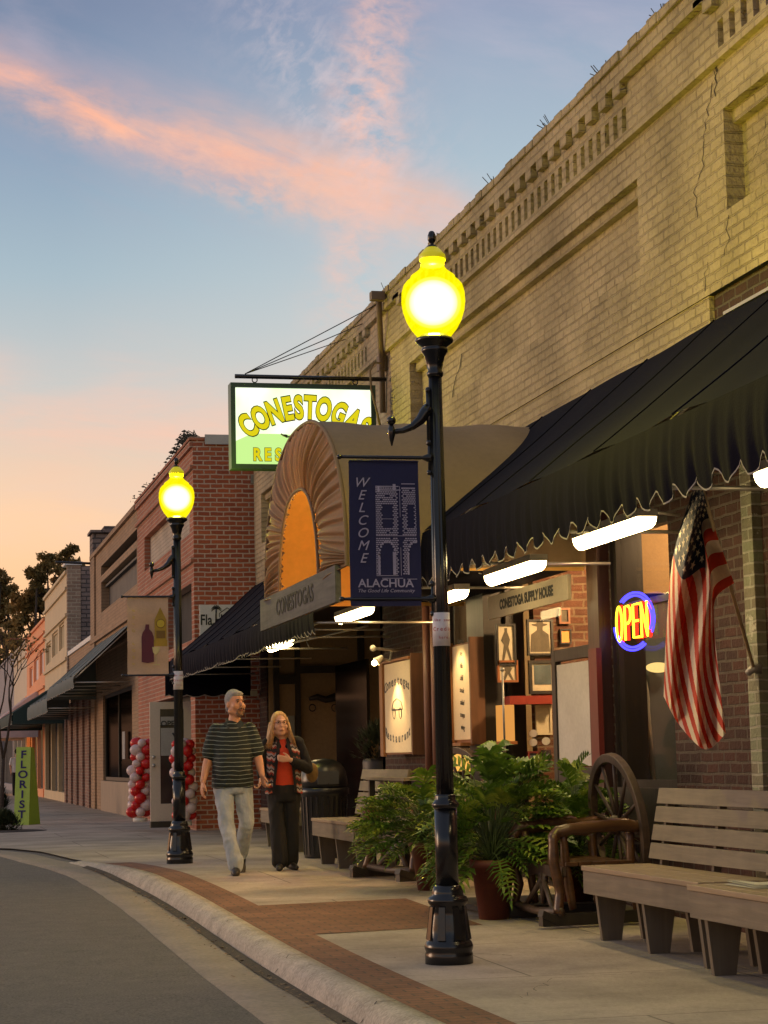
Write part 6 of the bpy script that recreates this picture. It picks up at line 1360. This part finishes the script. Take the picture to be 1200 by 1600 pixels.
def man():
    t = T('person', 'man in a dark striped polo shirt and pale jeans, walking and holding hands', 'person', (0, 0, 0), 'couple walking hand in hand')
    rs, ls_ = Vector((-.172, 0, 1.43)), Vector((.182, 0, 1.43)); re, le = Vector((-.24, .02, 1.15)), Vector((.252, -.01, 1.17)); rw, lw_ = Vector((-.30, -.06, .925)), Vector((.290, -.09, .975))
    mb = MB(); mb.cone((.01, -.01, 1.45), (.03, -.015, 1.60), .062, .056); M = head(mb, Vector((.035, -.01, 1.695)), 1.10, R(30), R(-3))
    for s_, e_, w_ in ((rs, re, rw), (ls_, le, lw_)): mb.cone(s_, e_, .055, .046); mb.cone(e_, e_.lerp(w_, .3), .046, .047); mb.cone(e_.lerp(w_, .3), w_, .047, .030)
    loft(mb, [(0, 0, 1.10, .12, .08), (0, 0, 1.35, .16, .08), (0, 0, 1.50, .10, .06)])
    hand(mb, rw, (-.10, -.05, -1), (.25, -1, 0), 1.1, .35, (1, 0, 0)); hand(mb, lw_, (.18, -.25, -1), (.2, -1, 0), 1.1, .9, (1, .2, 0))
    mb.build('body', M_skin, t, remesh=.0075, smooth_it=3)
    face(t, M, mat('greying_beard', (.20, .12, .08), .9), (.14, .12, .10))
    mb = MB(); mb.M = M; mb.sphere((0, .026, .038), .102, sq=(.82, .93, .98)); mb.sphere((0, -.035, .085), .055, sq=(1.1, .9, .55)); mb.sphere((0, .06, -.03), .065, sq=(1.05, .7, 1)); mb.build('hair', mat('short_grey_hair', (.27, .265, .26), .85, var=.4, vs=60), t, remesh=.008, smooth_it=2)
    mb = MB(); loft(mb, [(0, 0, .855, .212, .155), (0, -.005, .90, .210, .160), (0, -.015, 1.0, .205, .165), (0, -.02, 1.10, .200, .162), (.0, -.01, 1.22, .205, .148), (0, 0, 1.35, .205, .135), (.0, 0, 1.42, .190, .118), (.0, .0, 1.475, .135, .09), (.01, .0, 1.51, .078, .068), (.015, 0, 1.525, .066, .062)])
    for s_, e_ in ((rs, re), (ls_, le)): mb.cone(s_+Vector((0, 0, .005)), s_.lerp(e_, .80), .066, .080)
    wrinkle(mb.build('polo_shirt', stripes('striped_polo', (.012, .018, .016), (.26, .30, .27), .0425, .13), t, remesh=.011, smooth_it=4), .008, 7, 4, 5)
    mb = MB(); mb.tube([(.015+.070*math.cos(k*.3927), .004+.066*math.sin(k*.3927), 1.538-.05*max(0, -math.sin(k*.3927))) for k in range(17)], .008, n=8, cap=False); mb.add([(-.050, -.045, 1.53), (.005, -.085, 1.475), (-.045, -.118, 1.44), (-.090, -.075, 1.495)], [(0, 1, 2, 3)]); mb.add([(.080, -.045, 1.53), (.025, -.085, 1.475), (.075, -.118, 1.44), (.120, -.075, 1.495)], [(0, 1, 2, 3)]); mb.build('collar', mat('polo_collar', (.035, .045, .04), .8), t)
    mb = MB(); ra, la = Vector((.005, -.26, .085)), Vector((.085, .26, .15)); rk, lk = Vector((-.075, -.16, .50)), Vector((.135, -.02, .50))
    loft(mb, [(0, 0, .95, .175, .125), (0, 0, .88, .185, .135), (0, 0, .80, .175, .13)])
    mb.cone((-.095, 0, .86), rk, .100, .075); mb.cone(rk, ra+Vector((0, 0, .02)), .075, .070); mb.cone(ra+Vector((0, .01, .05)), ra+Vector((0, 0, -.005)), .078, .070)
    mb.cone((.095, 0, .86), lk, .100, .072); mb.cone(lk, la+Vector((0, 0, .02)), .072, .065); wrinkle(mb.build('jeans', M_jean, t, remesh=.012, smooth_it=4), .009, 9, 7)
    shoe(t, ra, (-.05, -1, 0), 0, 1.05); shoe(t, la, (.0, -1, 0), .5, 1.05); return t
def woman():
    t = T('person', 'woman with long blond hair, patterned vest over orange-red top and black trousers', 'person', (0, 0, 0), 'couple walking hand in hand')
    rs, ls_ = Vector((-.165, 0, 1.285)), Vector((.155, 0, 1.285)); re, le = Vector((-.225, .03, 1.05)), Vector((.245, -.02, 1.03)); rw, lw_ = Vector((-.235, -.06, .925)), Vector((.055, -.20, 1.115))
    mb = MB(); mb.cone((-.02, .01, 1.29), (-.03, -.01, 1.40), .05, .046); M = head(mb, Vector((-.035, -.02, 1.480)), 1.0, R(8), R(-4))
    for s_, e_, w_ in ((rs, re, rw), (ls_, le, lw_)): mb.cone(s_, e_, .043, .038); mb.cone(e_, w_, .038, .025)
    loft(mb, [(0, 0, 1.0, .11, .07), (0, 0, 1.2, .13, .07), (-.01, 0, 1.32, .08, .06)])
    hand(mb, rw, (-.30, -.2, -1), (0, -1, 0), .9, .9, (-1, 0, 0)); hand(mb, lw_, (-1, -.25, .15), (0, -.3, 1), .92, .5, (0, 1, 0)); mb.build('body', M_skin2, t, remesh=.0075, smooth_it=3)
    face(t, M, None, (.22, .14, .07), True)
    M_hair = mat('blond_hair', (.46, .27, .11), .5, var=.35, vs=30)
    mb = MB(); mb.M = M; mb.sphere((0, .026, .040), .104, sq=(.84, .93, .98)); mb.sphere((.008, -.012, .096), .045, sq=(1.3, 1, .45))
    for q in (-1, 1):
        for a, b, r0, r1 in (((q*.030, -.045, .098), (q*.070, -.040, .045), .013, .014), ((q*.070, -.040, .045), (q*.088, -.020, -.06), .014, .020), ((q*.088, -.020, -.06), (q*.115, -.035, -.19), .020, .030), ((q*.08, .02, .0), (q*.10, .03, -.17), .035, .045)): mb.cone(a, b, r0, r1)
    mb.cone((0, .06, 0), (0, .075, -.20), .078, .085); mb.build('hair', M_hair, t, remesh=.008, smooth_it=2)
    mb = MB(); mb.M = M
    for k in range(150):
        q = 1 if k % 2 else -1; x = q*rnd.uniform(.072, .098); y = rnd.uniform(-.045, .05); mb.tube([(q*rnd.uniform(.005, .04), y*.6, .112), (q*.075, y, .06), (x, y-.01, -.03), (x+q*rnd.uniform(.01, .04), y-.02, -.13), (x+q*rnd.uniform(.02, .08), y-.03, -.20-rnd.uniform(0, .07))], [.003, .004, .005, .004, .001], n=4)
    mb.build('hair_strands', M_hair, t)
    mb = MB(); loft(mb, [(0, 0, .80, .160, .118), (0, 0, .9, .15, .115), (0, -.01, 1.0, .148, .115), (0, -.02, 1.10, .155, .128), (0, -.015, 1.2, .150, .115), (-.01, 0, 1.29, .12, .08), (-.01, 0, 1.33, .06, .055)]); mb.build('top', mat('orange_red_top', (.62, .055, .015), .75), t, remesh=.012, smooth_it=3)
    m, gg, o = newmat('patterned_vest_knit'); b = principled(gg, o, .95); P_ = pos(gg, True); s = gg.n('ShaderNodeSeparateXYZ'); gg.lk(P_, s.inputs[0])
    zz_ = gg.m('ADD', s.outputs[2], gg.m('MULTIPLY', gg.m('PINGPONG', s.outputs[0], .022), .8)); zz_ = gg.m('ADD', zz_, gg.m('MULTIPLY', gg.noise(P_, 45, 2), .035)); f = gg.m('FRACT', gg.m('DIVIDE', gg.m('ADD', zz_, gg.m('MULTIPLY', s.outputs[0], .22)), .135))
    gg.lk(gg.ramp(f, [(0, (.015, .013, .014)), (.16, (.30, .035, .025)), (.30, (.48, .40, .36)), (.46, (.05, .04, .045)), (.60, (.30, .27, .27)), (.74, (.36, .08, .04)), (.86, (.02, .018, .02))], 'CONSTANT'), b.inputs['Base Color'])
    def vest(q):
        mb = MB(); n = 16
        rg = [(0, 0, .775, .195, .150), (0, 0, .9, .18, .142), (0, -.01, 1.0, .175, .14), (0, -.02, 1.10, .180, .152), (0, -.015, 1.2, .178, .138), (-.01, 0, 1.27, .165, .105), (-.01, 0, 1.325, .09, .075)]
        open_ = [30, 30, 27, 22, 15, 13, 20]
        def f_(u, v):
            x = v*(len(rg)-1); i = min(len(rg)-2, int(x)); k = x-i; a, b_ = rg[i], rg[i+1]; op = open_[i]*(1-k)+open_[i+1]*k; cx, cy, z, rx, ry = (a[j]*(1-k)+b_[j]*k for j in range(5)); an = R(-90+q*(op+u*(182-op))); return Vector((cx+rx*math.cos(an), cy+ry*math.sin(an), z+.008*math.sin(u*20)))
        mb.grid(f_, 20, 30); mb.grid(lambda u, v: f_(u*.07, v)+Vector((0, -.012, 0)), 1, 30, 1); return mb
    m_v = [m, mat('black_knit', (.012, .011, .013), .9)]
    for q in (-1, 1): vest(q).build('vest', m_v, t)
    mb = MB(); mb.cone(ls_, le, .062, .058); mb.cone(le, le.lerp(lw_, .82), .056, .044); mb.cone(ls_+Vector((-.02, 0, .01)), ls_, .062, .064); mb.cone((-.10, .04, 1.33), (.08, .04, 1.33), .045, .045); mb.cone((-.085, -.01, 1.34), (-.05, -.095, 1.25), .028, .022); mb.cone((.07, -.01, 1.34), (.035, -.095, 1.25), .028, .022)
    mb.cone(rs, re, .060, .054); mb.cone(re, re.lerp(rw, .75), .052, .042); wrinkle(mb.build('jacket_sleeves', m_v[1], t, remesh=.011, smooth_it=3), .006, 12, 12, 1)
    mb = MB(); ra, la = Vector((-.062, -.10, .09)), Vector((.055, .03, .09)); loft(mb, [(0, 0, .86, .155, .12), (0, 0, .78, .172, .135), (0, 0, .70, .165, .13)])
    for a, x in ((ra, -1), (la, 1)): k_ = Vector((x*.075, a.y*.5-.01, .45)); mb.cone((x*.08, 0, .76), k_, .095, .075); mb.cone(k_, a+Vector((0, 0, .01)), .075, .082)
    wrinkle(mb.build('trousers', mat('black_trousers', (.009, .009, .011), .8), t, remesh=.012, smooth_it=4), .009, 10, 3, 2); shoe(t, ra, (-.1, -1, 0), 0, .88); shoe(t, la, (.35, -1, 0), 0, .88)
    return t
Mn = man(); pm = atg(369, 1366); place(Mn, (pm.x, pm.y+.15, pm.z), R(-6))
Wm = woman(); pw = atg(450, 1359); place(Wm, (pw.x-.03, pw.y, pw.z), R(-6))
bg_ = T('handbag', 'small patterned handbag hanging behind the woman at her elbow', 'handbag', pw+Vector((.27, .12, 1.0)))
mb = MB(); c_ = pw+Vector((.285, .10, .98)); mb.sphere(c_, .09, sq=(.75, .6, 1.15)); mb.build('bag_body', mat('patterned_bag', (.20, .12, .04), .7, var=.9, vs=14), bg_); mb = MB(); mb.tube([c_+Vector((-.02, 0, .09)), c_+Vector((-.06, 0, .22)), c_+Vector((-.11, -.02, .34))], .010, n=6); mb.build('strap', M_blk, bg_)
# distant passer-by
fp_ = atg(26, 1243); t = T('person', 'distant passer-by in a white shirt beyond the florist board', 'person', fp_); sc0 = Matrix.Translation(fp_)
mb = MB(); mb.M = sc0; head(mb, Vector((0, 0, 1.60)), 1, 0); mb.cone((0, 0, 1.40), (0, 0, 1.5), .05, .05); 
for q in (-1, 1): mb.cone((q*.18, 0, 1.38), (q*.23, 0, 1.1), .045, .04); mb.cone((q*.23, 0, 1.1), (q*.21, -.06, .85), .038, .028); hand(mb, (q*.21, -.06, .85), (0, -.1, -1), (0, -1, 0), 1, .4)
loft(mb, [(0, 0, 1.0, .13, .1), (0, 0, 1.35, .16, .1)]); mb.build('body', M_skin, t, remesh=.02, smooth_it=2)
mb = MB(); mb.M = sc0; loft(mb, [(0, 0, .86, .19, .14), (0, 0, 1.1, .18, .13), (0, 0, 1.35, .2, .12), (0, 0, 1.43, .09, .08)]); mb.cone((-.18, 0, 1.38), (-.22, 0, 1.18), .06, .065); mb.cone((.18, 0, 1.38), (.22, 0, 1.18), .06, .065); mb.build('shirt', M_white, t, remesh=.02, smooth_it=2)
mb = MB(); mb.M = sc0; loft(mb, [(0, 0, .9, .17, .12), (0, 0, .78, .17, .12)]); mb.cone((-.09, 0, .8), (-.1, 0, .05), .09, .06); mb.cone((.09, 0, .8), (.1, 0, .05), .09, .06); mb.build('trousers', m_tr if False else MATS['black_trousers'], t, remesh=.02, smooth_it=2)
mb = MB(); mb.M = sc0; mb.sphere((0, .02, 1.65), .1, sq=(.85, .95, .9)); mb.build('hair', M_dk, t)
